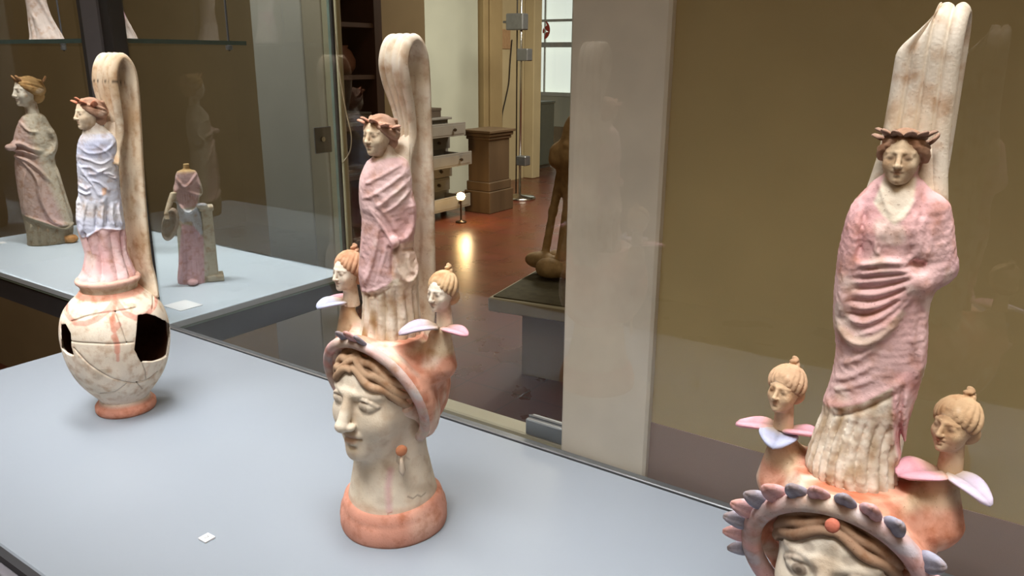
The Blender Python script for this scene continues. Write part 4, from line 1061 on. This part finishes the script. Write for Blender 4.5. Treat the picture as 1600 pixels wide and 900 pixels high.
    C.loft([(.346, .003, .012, .024, .008), (.366, .003, .014, .022, .007), (.385, .005, .017, .016, .006), (.400, .005, .020, .0165, .0045)], 0)
    V, F = C.mesh(); col = mix(np.tile(CREAM, (len(V), 1)), TAN, .2*(1+vnoise(V, 220, 3)))
    link('handle_web', np_mesh('handle_web', V, F, col), M_CLAYD, root)
    return root

# ---------------------------------------------------------------- middle head vase
def build_mid():
    v = View(MID); al = v.alpha
    root = empty('head_vase', (MID[0], MID[1], 1.0))
    tag(root, 'middle vase shaped as a woman\'s head with full loop handle, turned left', 'vase', 'painted terracotta vases on the plinth')
    H, oy, zc = .119, -.008, .1435
    head_foot(root, .0535, 5)
    def marks(V, col):
        W = rotz(V, -al); fr = W[:, 1] < 0
        col = mix(col, lin('dfa9b4'), .55*stroke(W, v.line([(610, 735), (606, 760), (608, 790)], .036), .0028, .003)*fr)
        col = mix(col, lin('b06a58'), .8*stroke(W, v.line([(612, 795), (606, 797), (606, 803), (612, 804)], .038), .0005, .0007)*fr)
        col = mix(col, lin('7d6450'), .75*stroke(W, v.line([(637, 771), (645, 775), (652, 772), (658, 776), (665, 774)], .033), .0005, .0008)*fr)
        return mix(col, lin('8f7660'), .5*stroke(W, v.line([(622, 708), (620, 722), (628, 730), (633, 716), (640, 722)], .036), .0005, .0009)*fr)
    body, T = head_vase_body(root, H, oy, zc, .30, skin=lin('ebdfcd'), paint=marks)
    head_vase_hair(root, H, oy, zc, (-.041, .202, .40), n=7, wav=.055, hexc='c7a688', r=.037, vox=.00085)
    C, V, F, col = head_vase_cap(root, [(-.050, .000, .180, .015, .212, .0075, .014), (.056, .010, .178, .016, .204, .0105, .016)], ring=(.0575, .1445, -.041, .40), seed=15, top=.202)
    stem = smoothstep(.034, .042, np.abs(V[:, 0]))*smoothstep(.186, .194, V[:, 2]); col = mix(col, lin('dcc9a9'), .85*stem)
    link('cap', np_mesh('cap', V, F, col), M_CLAYD, root)
    diadem(root, .0575, .1445, -.041, .40, .0050, [(math.pi*.56, 'b', .8), (math.pi*.50, 'p', .95), (math.pi*.45, 'b', .85)], 'c9b8b4', a0=-.80)
    # ear ring: disc with a drop
    e = np.array((.0375, -.0255, .0985)); mb = MB(); mb.lathe([(.0003, .003), (.003, .0028), (.0048, .0015), (.0056, 0), (.005, -.002)], 24)
    cc = np.tile(lin('cf8a66'), (len(mb.v), 1)); d = link('ear_disc', np_mesh('ear_disc', mb.v, mb.f, cc), M_CLAY, root); orient(d, e, (.5, .85, 0), (.85, -.5, 0))
    mb = MB(); mb.tube([(0, 0, 0), (.0004, 0, -.006), (.001, 0, -.014), (.001, 0, -.019)], [.0012, .002, .0034, .001], 12)
    d2 = link('ear_drop', np_mesh('ear_drop', mb.v, mb.f, np.tile(lin('d9c8b4'), (len(mb.v), 1))), M_CLAY, root); d2.location = e+np.array((.0, -.001, -.006))
    # standing woman, mantle over chiton
    C = Clay((-.040, -.040, .192), (.044, .042, .385), .00085)
    rows = [(246, 580, 630, .66, .002), (252, 573, 637, .68, .002), (262, 567, 641, .70, .001), (278, 562, 644, .72, .001), (300, 561, 645, .74, 0), (325, 562, 646, .74, 0), (350, 565, 646, .74, 0), (400, 562, 649, .76, 0), (430, 560, 654, .78, 0), (470, 564, 657, .80, 0), (505, 561, 660, .84, 0), (532, 556, 661, .86, 0), (546, 560, 655, .86, 0)]
    st = v.stations(rows); zt = st[0][0]
    st += [(zt+.004, st[0][1]-.001, .003, .0085, .0085), (zt+.012, st[0][1]-.002, .002, .0070, .0070)]
    hem = [v(*p) for p in [(540, 458), (562, 462), (580, 457), (604, 445), (614, 436), (622, 434), (640, 441), (655, 430), (680, 425)]]
    hz0 = v(600, 450)[1]
    def wave(th, Z):
        low = 1-smoothstep(hz0-.010, hz0+.004, Z); w = np.abs(np.sin(th*8.5+.5*np.sin(th*2)+Z*10))**.7
        return low*(.0030*(w-.7)-.0014)
    C.loft(st, 0, wave=wave); L = v.line
    for pts, amp, w in [
        ([(628, 258), (606, 270), (580, 284), (568, 292)], .0012, .0018), ([(636, 270), (610, 288), (582, 306), (568, 312)], .0013, .0018), ([(640, 284), (612, 306), (584, 326)], .0012, .0018),
        ([(642, 300), (618, 322), (596, 334)], .0012, .0016), ([(575, 268), (566, 290), (566, 320), (572, 336)], .0018, .0030),
        ([(574, 324), (590, 342), (606, 366), (620, 384)], .0024, .0026), ([(586, 318), (606, 340), (622, 366)], .0014, .0020),
        ([(592, 344), (588, 380), (578, 420), (567, 448)], .0022, .0022), ([(606, 372), (600, 400), (588, 436)], .0012, .0020), ([(572, 340), (567, 370), (563, 410), (563, 450)], .0012, .0026),
        ([(645, 310), (649, 340), (643, 365), (626, 380)], .0032, .0042), ([(620, 395), (622, 418), (634, 438), (648, 438), (655, 425), (650, 398)], .0020, .0024), ([(638, 395), (642, 420), (650, 432)], .0014, .0016),
        ([(562, 460), (582, 455), (608, 441)], .0014, .0020), ([(590, 300), (602, 316), (590, 322)], .0012, .0030)]:
        C.relief(L(pts), amp, w, yc=0.0)
    for pts, amp, w in [([(624, 378), (614, 398), (613, 430)], -.0022, .0018), ([(600, 360), (597, 400), (584, 445)], -.0012, .0014), ([(628, 392), (652, 396)], -.0018, .0016), ([(580, 330), (600, 352), (616, 380)], -.0014, .0012),
                        ([(568, 466), (590, 460), (612, 446)], -.0014, .0014)]:
        C.relief(L(pts), amp, w, yc=0.0)
    h0 = v(616, 378); C.ell((h0[0], -.020, h0[1]), (.0042, .004, .0052), .004)
    sl_ = [v(*p) for p in [(614, 384), (640, 378), (662, 390), (660, 440), (612, 442)]]
    dk = [v(*p) for p in [(556, 400), (590, 388), (612, 395), (612, 444), (556, 466)]]
    def colour(V):
        hz = np.interp(V[:, 0], [h[0] for h in hem], [h[1] for h in hem])
        pk = mix(np.tile(lin('efd2d2'), (len(V), 1)), PINKD, .25+.35*vnoise(V, 100, 17)); pk = mix(pk, CREAM, .55*smoothstep(.1, .8, vnoise(V, 190, 23)))
        pk = mix(pk, lin('d6b4b6'), .6*region(V, dk)*(V[:, 1] < .0)); pk = mix(pk, lin('e0cdb8'), .6*region(V, sl_)*(V[:, 1] < .0))
        low = mix(np.tile(CREAM, (len(V), 1)), lin('b29468'), .30+.5*vnoise(V*np.array([2.2, 2.2, .6]), 240, 6))
        col = mix(low, pk, smoothstep(-.0012, .0012, V[:, 2]-hz))
        return mix(col, CREAM, .9*smoothstep(zt-.001, zt+.002, V[:, 2]))
    fig = figure_mesh('robed_figure', C, colour, al, root)
    u, z = v(592, 212, .004)
    wl = (lin('cfa08a'), [(-1.6, .25, .1), (-.95, .35, .25), (-.35, .5, .4), (.3, .45, .35), (.9, .25, .2), (1.5, .15, .1)])
    small_head('figure_head', .0350, (u*math.cos(al), u*math.sin(al), z), .02, fig, skin=lin('e2cfb4'), hair_hex='cba58e', knot=False, wreath=wl, vox=.0009)
    flower(root, -.050, .000, .222, [(-1.6, .22, 'p', .026, .019, .8), (-.25, .30, 'b', .028, .026, .7)])
    small_head('flower_head', .0350, (-.0480, .000, .2520), -.1, root, hair_hex='cda080', knot=True, vox=.0009)
    flower(root, .0590, .010, .2150, [(-.55, .38, 'l', .034, .026, 1.0), (1.35, .18, 'p', .032, .018, .35)])
    small_head('flower_head', .0335, (.0590, .012, .2470), -.05, root, hair_hex='d8b78f', vox=.0009)
    strap_handle('handle', [(.018, .345), (.029, .362), (.0370, .382), (.0335, .405), (.0255, .428), (.0225, .446), (.0285, .461), (.0385, .465), (.0475, .456), (.0510, .436), (.051, .38), (.051, .30), (.0500, .23), (.046, .195), (.038, .17)], root,
                 .0325, .0105, 4, 0.0, (0, 0, 0), seed=9, wfun=lambda t: .66+.36*float(smoothstep(.09, .24, np.array(t)))+.45*float(smoothstep(.05, .0, np.array(t)))+.12*float(smoothstep(.35, .6, np.array(t))))
    C = Clay((-.026, -.004, .335), (.026, .040, .392), .0010)
    C.loft([(.337, 0, .012, .022, .010), (.350, 0, .016, .019, .012), (.360, 0, .021, .0145, .010), (.370, 0, .028, .0105, .006), (.382, 0, .0350, .0065, .002)], 0)
    V, F = C.mesh(); col = mix(np.tile(CREAM, (len(V), 1)), TAN, .2*(1+vnoise(V, 220, 3)))
    link('handle_web', np_mesh('handle_web', V, F, col), M_CLAYD, root)
    return root

# ---------------------------------------------------------------- broken jug on the left
def build_left():
    v = View(LEF); al = v.alpha
    root = empty('broken_jug', (LEF[0], LEF[1], 1.0))
    tag(root, 'round bellied broken jug with two dark holes and a woman in blue mantle', 'vase', 'painted terracotta vases on the plinth')
    mb = MB(); mb.lathe([(.001, 0), (.0355, 0), (.0370, .003), (.0368, .009), (.034, .0125), (.0315, .0135), (.0305, .017), (.027, .019), (.001, .019)], 64)
    V = np.array(mb.v); c = lin('dc9c86'); col = mix(np.tile(c, (len(V), 1)), c*.75, .35+.4*vnoise(V, 200, 2)); col = mix(col, CREAM, .8*smoothstep(.0125, .0155, V[:, 2]))
    link('foot', np_mesh('foot', V, mb.f, col), M_CLAYD, root)
    prof = [(.014, .0275), (.022, .0325), (.035, .0425), (.05, .0520), (.07, .0595), (.09, .0632), (.108, .0642), (.125, .0622), (.14, .0570), (.152, .0480), (.160, .0390), (.166, .0345)]
    C = Clay((-.070, -.070, .012), (.070, .070, .170), .00088)
    C.loft([(z, 0, 0, r, r) for z, r in prof])
    C.loft([(z, 0, 0, r-.0045, r-.0045) for z, r in [(.020, .0275)]+prof[1:-1]+[(.163, .036)]], 0, 'cut')
    P = lambda pts, off: [v(p[0], p[1], off) for p in pts]
    hole1 = P([(213, 483), (228, 483), (242, 489), (258, 501), (266, 511), (266, 528), (259, 556), (236, 555), (217, 551), (207, 532)], .022)
    hole2 = P([(96, 506), (103, 501), (111, 511), (112, 531), (116, 545), (106, 546), (97, 543)], .012)
    for h in (hole1, hole2):
        A = np.array(h); m = .004
        sl, X, Y, Z = C.grid((A[:, 0].min()-m, -.07, A[:, 1].min()-m), (A[:, 0].max()+m, .006, A[:, 1].max()+m))
        sd = poly_sd(X[:, 0, 0][:, None], Z[0, 0, :][None, :], h)
        C.D[sl] = np.maximum(C.D[sl], -np.maximum(sd[:, None, :], Y-.004).astype(np.float32))
    cracks = [P(c, .05) for c in ([(112, 508), (134, 497), (157, 490), (185, 486), (212, 483)], [(180, 487), (187, 503), (197, 531)], [(113, 537), (147, 533), (177, 532), (207, 530)],
              [(215, 552), (222, 567), (227, 580), (228, 593)], [(116, 547), (140, 568), (173, 587), (207, 597), (233, 594), (247, 586)], [(197, 598), (180, 613), (157, 620)], [(213, 597), (223, 612)],
              [(238, 446), (246, 462), (240, 488)], [(103, 500), (106, 478), (112, 462)])]
    for c in cracks: C.relief(c, -.0016, .0009, fade=False)
    V, F = C.mesh()
    col = mix(np.tile(lin('efe3d4'), (len(V), 1)), CREAMD, .25+.4*vnoise(V, 60, 41)); col = mix(col, lin('b9a58c'), .5*smoothstep(.3, 1, vnoise(V, 150, 43))*(V[:, 2] < .08))
    fr = V[:, 1] < .01; pk = lin('dfa292')
    sw = [P(c, .036) for c in ([(101, 478), (104, 496), (116, 503), (133, 501), (150, 493), (166, 482), (180, 469)], [(181, 469), (195, 484), (211, 491), (228, 489), (243, 480), (250, 471)])]
    for s_ in sw: col = mix(col, pk, .85*stroke(V, s_, .0030)*fr)
    for s_, w in ((P([(180, 463), (181, 480), (175, 505), (183, 532), (184, 562)], .06), .0019), (P([(176, 500), (178, 515), (185, 508)], .06), .0034), (P([(178, 525), (183, 536), (183, 548)], .06), .0032)):
        col = mix(col, lin('d99a85'), .8*stroke(V, s_, w)*fr)
    col = mix(col, lin('d9937c'), .8*smoothstep(.158, .161, V[:, 2]))
    for c in cracks: col = mix(col, lin('5a4534'), .75*stroke(V, c, .0003, .0007)*fr)
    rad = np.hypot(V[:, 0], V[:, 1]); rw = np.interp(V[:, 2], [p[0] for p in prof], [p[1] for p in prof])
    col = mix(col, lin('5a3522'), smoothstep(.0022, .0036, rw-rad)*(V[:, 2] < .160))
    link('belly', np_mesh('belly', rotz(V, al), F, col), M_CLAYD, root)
    mb = MB(); mb.lathe([(.001, .158), (.0335, .158), (.0335, .160), (.0325, .163), (.0330, .170), (.0352, .174), (.0375, .176), (.0380, .179), (.0365, .1815), (.001, .183)], 64)
    V = np.array(mb.v); col = mix(np.tile(lin('dccdb6'), (len(V), 1)), CREAMD, .3+.4*vnoise(V, 150, 5)); col = mix(col, lin('d9a49a'), .7*smoothstep(.173, .178, V[:, 2]))
    link('collar', np_mesh('collar', V, mb.f, col), M_CLAYD, root)
    # woman with blue mantle over a pink chiton
    C = Clay((-.046, -.046, .174), (.048, .046, .382), .00085)
    rows = [(207, 128, 172, .72, .002), (218, 122, 181, .72, 0), (235, 119, 184, .74, 0), (260, 119, 186, .76, 0), (285, 121, 187, .76, 0), (310, 121, 190, .78, 0), (350, 119, 196, .80, 0), (372, 125, 198, .82, 0), (395, 131, 200, .85, 0), (418, 127, 209, .88, 0), (430, 120, 214, .92, 0), (440, 120, 214, .94, 0)]
    st = v.stations(rows); zt = st[0][0]; st += [(zt+.007, st[0][1]-.002, .003, .011, .010), (zt+.016, st[0][1]-.004, .002, .0085, .0085)]
    hem = [v(*p) for p in [(105, 352), (118, 353), (128, 374), (140, 369), (150, 360), (160, 356), (178, 358), (195, 361), (210, 352)]]
    hz0 = v(160, 364)[1]
    def wave(th, Z):
        low = 1-smoothstep(hz0-.004, hz0+.006, Z); w = np.abs(np.sin(th*5.5+.6+.4*np.sin(th*2)))**.8
        return low*(.0042*(w-.65)-.0010)
    C.loft(st, 0, wave=wave); L = v.line
    for pts, amp, w in [([(122, 230), (140, 240), (165, 236), (180, 224)], .0010, .0018), ([(121, 246), (138, 250), (158, 256), (176, 248)], .0011, .0016), ([(124, 262), (140, 262), (154, 268), (172, 262)], .0012, .0018), ([(136, 272), (150, 272), (164, 264)], .0014, .0020), ([(150, 226), (168, 240), (184, 262)], .0009, .0016),
                        ([(125, 262), (136, 280), (150, 296), (158, 312)], .0018, .0022), ([(123, 290), (134, 296), (140, 292)], .0016, .0022), ([(122, 300), (134, 304), (142, 300)], .0014, .0018), ([(160, 270), (172, 274), (186, 282)], .0020, .0020),
                        ([(120, 310), (120, 335), (122, 352)], .0014, .0028), ([(135, 315), (130, 340), (127, 370)], .0014, .0020), ([(162, 318), (160, 338), (160, 354)], .0018, .0020), ([(176, 318), (176, 338), (180, 356)], .0016, .0020), ([(186, 318), (188, 336), (194, 356)], .0016, .0020),
                        ([(158, 300), (164, 310), (156, 318)], .0018, .0034), ([(122, 352), (128, 372), (142, 366), (158, 356)], .0012, .0014), ([(160, 356), (176, 358), (195, 360)], .0014, .0014), ([(140, 282), (152, 284), (164, 292), (172, 300)], .0014, .0018)]:
        C.relief(L(pts), amp*1.5, w*.92, yc=0.0)
    for pts, amp, w in [([(168, 320), (168, 352)], -.0022, .0014), ([(150, 322), (150, 358)], -.0024, .0018), ([(130, 275), (145, 292)], -.0012, .0012), ([(167, 272), (180, 278)], -.0016, .0010)]:
        C.relief(L(pts), amp*1.5, w*.92, yc=0.0)
    sp = [v(*p) for p in [(159, 294), (167, 293), (166, 303), (160, 306)]]
    def colour(V):
        hz = np.interp(V[:, 0], [h[0] for h in hem], [h[1] for h in hem])
        bl = mix(np.tile(lin('d3d6e4'), (len(V), 1)), lin('b3b9d6'), .3+.5*vnoise(V, 90, 27)); bl = mix(bl, lin('d6d2d2'), .6*smoothstep(.0, .8, vnoise(V, 160, 29)))
        bl = mix(bl, lin('d0a074'), .8*region(V, sp)); bl = mix(bl, CREAM, .8*smoothstep(zt-.003, zt+.001, V[:, 2]))
        low = mix(np.tile(lin('f0d0d0'), (len(V), 1)), lin('e2b0b2'), .3+.5*vnoise(V*np.array([2, 2, .7]), 180, 8)); low = mix(low, CREAM, .4*smoothstep(.3, .9, vnoise(V, 150, 44)))
        return mix(low, bl, smoothstep(-.0012, .0012, V[:, 2]-hz))
    fig = figure_mesh('robed_figure', C, colour, al, root)
    u, z = v(139, 178, .002)
    wl = (lin('c8866a'), [(-1.2, .35, .1), (-.5, .45, .35), (.1, .6, .8), (.6, .45, .35), (1.3, .3, .1)])
    small_head('figure_head', .0365, (u*math.cos(al), u*math.sin(al), z), -.05, fig, skin=lin('e2cfb4'), hair_hex='b8927a', knot=False, wreath=wl, vox=.00095)
    strap_handle('handle', [(.018, .322), (.027, .340), (.0340, .360), (.0340, .380), (.0315, .402), (.0305, .422), (.0350, .439), (.0440, .448), (.0530, .438), (.0560, .418), (.0535, .37), (.0495, .32), (.0460, .26), (.0445, .20), (.0460, .172), (.0450, .148)], root,
                 .0490, .0115, 4, 0.0, (0, 0, 0), seed=19, crack=[(.4195, .05, .0008)], cols=(lin('e4d6c0'), lin('c4a681')), wfun=lambda t: .68+.35*float(smoothstep(.08, .22, np.array(t)))+.4*float(smoothstep(.05, .0, np.array(t)))+.25*float(smoothstep(.9, 1.0, np.array(t))))
    C = Clay((-.026, -.004, .318), (.026, .042, .374), .0010)
    C.loft([(.320, 0, .012, .021, .010), (.332, 0, .016, .019, .012), (.346, 0, .022, .015, .011), (.358, 0, .028, .012, .006), (.372, 0, .032, .010, .003)], 0)
    V, F = C.mesh(); col = mix(np.tile(CREAM, (len(V), 1)), TAN, .2*(1+vnoise(V, 220, 3)))
    link('handle_web', np_mesh('handle_web', V, F, col), M_CLAYD, root)
    return root

# ------------------------------------------------------------------ statuettes inside the glazed case
def build_tall():
    ax = (-2.037, .924); v = View(ax); al = v.alpha
    root = empty('draped_statuette', (ax[0], ax[1], 1.0)); tag(root, 'tall statuette of a woman with tan hair in dull pink robe', 'statuette', 'terracotta statuettes in the glazed case')
    C = Clay((-.070, -.060, .0), (.080, .062, .330), .0014)
    rows = [(177, 40, 64, .8, 0), (184, 32, 72, .75, 0), (200, 24, 80, .72, 0), (218, 20, 84, .70, 0), (235, 24, 86, .66, 0), (260, 22, 88, .66, 0), (300, 27, 98, .66, 0), (340, 35, 112, .66, 0), (362, 40, 116, .68, 0), (378, 41, 112, .70, 0), (383, 42, 110, .70, 0)]
    C.loft(v.stations(rows), 0); L = v.line
    for pts, amp, w in [([(10, 228), (30, 224), (50, 232), (66, 236)], .006, .005), ([(14, 236), (36, 236), (60, 244)], .005, .004), ([(20, 244), (40, 250), (58, 262), (78, 282)], .005, .004), ([(30, 248), (50, 268), (62, 292)], .004, .004),
                        ([(40, 262), (36, 300), (38, 336)], .004, .004), ([(58, 270), (64, 310), (84, 344), (112, 352)], .006, .006), ([(76, 200), (86, 215), (86, 232), (72, 246)], .007, .008), ([(88, 262), (100, 300), (114, 345)], .005, .005),
                        ([(40, 338), (70, 346), (100, 356), (116, 350)], .005, .003), ([(48, 350), (48, 378)], .003, .003), ([(60, 352), (62, 378)], .003, .003), ([(74, 354), (76, 380)], .003, .003), ([(88, 358), (92, 380)], .003, .003), ([(30, 190), (44, 204), (60, 206)], .003, .004)]:
        C.relief(L(pts, .02), amp*1.4, w*.85, yc=.01)
    a = v(12, 230, .02); C.ell((a[0]+.006, -.024, a[1]), (.012, .010, .008), .006)
    b = v(112, 378, .03); C.ell((b[0], -.02, max(b[1], .010)), (.016, .016, .011), .004)
    hem = [v(*p, .02) for p in ((30, 334), (60, 342), (90, 352), (118, 350))]
    def colour(V):
        hz = np.interp(V[:, 0], [h[0] for h in hem], [h[1] for h in hem])
        pk = mix(np.tile(lin('d3b4b0'), (len(V), 1)), lin('c0a698'), .4+.5*vnoise(V, 40, 3)); pk = mix(pk, lin('cbbfac'), smoothstep(.0, .02, V[:, 0]-.012+.2*(V[:, 2]-.15)))
        lo = mix(np.tile(lin('a79c88'), (len(V), 1)), lin('8d8370'), .4+.4*vnoise(V, 60, 5)); lo = mix(lo, lin('c09060'), (V[:, 0] > b[0]-.014)*(V[:, 2] < .02))
        return mix(lo, pk, smoothstep(-.002, .002, V[:, 2]-hz))
    fig = figure_mesh('robed_figure', C, colour, al, root, rough=.0004)
    u, z = v(42, 143, 0)
    H = .068
    hd = small_head('head', H, (u*math.cos(al), u*math.sin(al), z), .0, root, hair_hex='c39a66', knot=False, vox=.0018)
    wl = (lin('bd8f66'), [(-.35, .55, .1), (.3, .55, .1), (2.6, .45, .2)]); wreath_leaves(hd, H, (u*math.cos(al), u*math.sin(al), z), 0, wl)
    return root
def build_headless():
    ax = (-1.43, .928); v = View(ax); al = v.alpha
    root = empty('headless_statuette', (ax[0], ax[1], 1.0)); tag(root, 'small headless statuette in pink robe standing between a round shield and a pillar', 'statuette', 'terracotta statuettes in the glazed case')
    C = Clay((-.05, -.042, .0), (.048, .042, .246), .0010); st = [(256, 286, 296, .9, 0), (264, 285, 297, .9, 0), (268, 276, 306, .75, 0), (280, 273, 311, .7, 0), (300, 274, 313, .7, 0), (318, 276, 312, .75, 0), (345, 275, 316, .75, 0), (375, 277, 320, .75, 0), (405, 279, 324, .75, 0), (430, 277, 328, .75, 0), (441, 278, 330, .75, 0)]
    def wave(th, Z): return (1-smoothstep(.05, .09, Z))*.002*(np.abs(np.sin(th*9))**.7-.6)
    C.loft(v.stations(st), 0, wave=wave); L = v.line
    for pts, amp, w in [([(276, 280), (290, 292), (308, 272)], .0022, .0028), ([(278, 318), (290, 331), (302, 328), (310, 318)], .0040, .0026), ([(274, 290), (272, 312), (264, 330)], .004, .005), ([(309, 280), (316, 300), (310, 305), (292, 298)], .0035, .0038),
                        ([(280, 345), (288, 380), (284, 436)], .003, .003), ([(296, 330), (304, 352), (310, 370), (314, 350), (308, 326)], .0028, .0022), ([(318, 325), (322, 380), (324, 430)], .0022, .004)]:
        C.relief(L(pts, .015), amp*1.25, w, yc=.005)
    for i in range(7):
        q0 = v(284+i*4, 302, .015); q1 = v(286+i*3.4, 324, .015); C.relief([q0, q1], -.0012, .0010, yc=.005)
        q0 = v(280+i*5, 325+3*math.sin(i*.5), .015); q1 = v(283+i*5, 332+3*math.sin(i*.5), .015); C.relief([q0, q1], -.0014, .0009, yc=.005)
    f = v(301, 441, .02); C.ell((f[0], -.026, .006), (.010, .012, .006), .003)
    sash = [v(*p, .015) for p in ((274, 312), (284, 326), (300, 328), (314, 314), (320, 322), (318, 366), (306, 372), (300, 345), (286, 348), (276, 342))]
    pinkp = [v(*p, .015) for p in ((284, 350), (302, 352), (318, 372), (320, 446), (276, 446))]
    top = [v(*p, .015) for p in ((270, 266), (314, 266), (312, 300), (308, 322), (282, 326), (272, 300))]
    def colour(V):
        col = mix(np.tile(lin('d6cdbd'), (len(V), 1)), lin('c4b9a5'), .4+.4*vnoise(V, 80, 3)); fr = V[:, 1] < .012
        col = mix(col, lin('e0b8ba'), .85*region(V, top, .002)*fr); col = mix(col, lin('d0d3dc'), .9*region(V, sash, .002)*fr); col = mix(col, lin('deb0ba'), .8*region(V, pinkp, .002)*fr)
        return mix(col, lin('c0a070'), smoothstep(.222, .232, V[:, 2]))
    figure_mesh('robed_figure', C, colour, al, root)
    C = Clay((.012, -.020, 0), (.052, .024, .19), .0012); a, b = v(331, 325, 0), v(313, 325, 0)
    C.box((b[0], -.012, .010), (a[0], .014, a[1]), .003); C.box((b[0]-.003, -.016, a[1]-.004), (a[0]+.003, .017, a[1]+.006), .003); C.box((b[0]-.002, -.018, 0.0005), (a[0]+.012, .02, .014), .004)
    C.ell((b[0]+.002, -.012, a[1]+.008), (.012, .009, .006), .003)
    V, F = C.mesh(); col = mix(np.tile(lin('d0c6b2'), (len(V), 1)), lin('b8ad98'), .4+.4*vnoise(V, 80, 13)); col = mix(col, lin('bfc2cc'), smoothstep(.158, .164, V[:, 2]))
    link('pillar', np_mesh('pillar', rotz(V, al), F, col), M_CLAYD, root)
    c = v(266, 350, .02); C = Clay((c[0]-.03, -.052, c[1]-.042), (c[0]+.03, .0, c[1]+.042), .0010)
    th = .30; R = np.array([[math.cos(th), 0, math.sin(th)], [0, 1, 0], [-math.sin(th), 0, math.cos(th)]])@np.array([[1, 0, 0], [0, 1, 0], [0, 0, 1]])
    C.ell((c[0], -.024, c[1]), (.0155, .013, .034), 0, 'add', R); C.ell((c[0]-.003, -.034, c[1]), (.0125, .012, .030), .002, 'cut', R)
    V, F = C.mesh(); col = mix(np.tile(lin('d0c6b6'), (len(V), 1)), lin('a08f80'), .4+.4*vnoise(V, 80, 23))
    link('shield', np_mesh('shield', rotz(V, al), F, col), M_CLAYD, root)
    C = Clay((-.052, -.045, .10), (-.008, .01, .19), .0010)     # arm that holds the shield
    p0, p1, p2 = v(274, 295, .01), v(266, 315, .015), v(260, 333, .02)
    C.tube([(p0[0], -.008, p0[1]), (p1[0], -.016, p1[1]), (p2[0], -.026, p2[1])], [.0065, .0055, .0045])
    for k in range(4): C.cap((p2[0]+.002*k-.003, -.028, p2[1]), (p2[0]+.0022*k-.003, -.031, p2[1]-.010), .0014, .0012, .001)
    V, F = C.mesh(); link('arm', np_mesh('arm', rotz(V, al), F, np.tile(lin('d8c6ac'), (len(V), 1))), M_CLAYD, root)
    return root
def build_shelf(ax, px0, name, label, seed):
    v = View(ax, 1.48); al = v.alpha
    root = empty(name, (ax[0], ax[1], 1.48)); tag(root, label, 'statuette', 'terracotta statuettes in the glazed case')
    C = Clay((-.05, -.04, 0), (.05, .04, .30), .0016)
    C.loft([(0, .004, 0, .036, .026), (.012, .003, 0, .032, .024), (.04, -.003, 0, .025, .02), (.08, -.006, 0, .021, .018), (.13, -.008, 0, .022, .018), (.18, -.008, 0, .019, .016), (.21, -.008, 0, .012, .011), (.225, -.008, 0, .009, .009)],
           0, wave=lambda th, Z: .0022*(1-smoothstep(.03, .06, Z))*(np.abs(np.sin(th*7))-.5))
    for pts, amp, w in [([(-.02, .11), (.0, .09), (.016, .05), (.034, .01)], .004, .005), ([(-.018, .06), (-.008, .03), (-.004, .0)], .003, .004), ([(.002, .12), (.006, .16), (.0, .19)], .003, .004)]: C.relief(pts, amp, w)
    C.ell((-.006, -.004, .262), (.021, .024, .029), .004); C.cap((-.008, 0, .21), (-.008, 0, .25), .009, .009, .004)
    V, F = C.mesh()
    col = mix(np.tile(lin('d0c3bc'), (len(V), 1)), lin('b9a69c'), .4+.4*vnoise(V, 60, seed)); col = mix(col, lin('cf8fa4'), .8*smoothstep(-.1, .3, vnoise(V, 45, seed+1))*(V[:, 2] < .075)*(V[:, 0] < .02))
    link('robed_figure', np_mesh('robed_figure', rotz(V, al), F, col), M_CLAYD, root)
    return root

# ------------------------------------------------------------------ exhibits
build_right(); build_mid(); build_left()
build_tall(); build_headless()
build_shelf((-1.93, .94), 100, 'draped_statuette', 'pale and pink statuette on the left of the glass shelf', 3)
build_shelf((-1.668, .96), 200, 'draped_statuette', 'pale statuette on the glass shelf mostly hidden behind the dark post', 9)
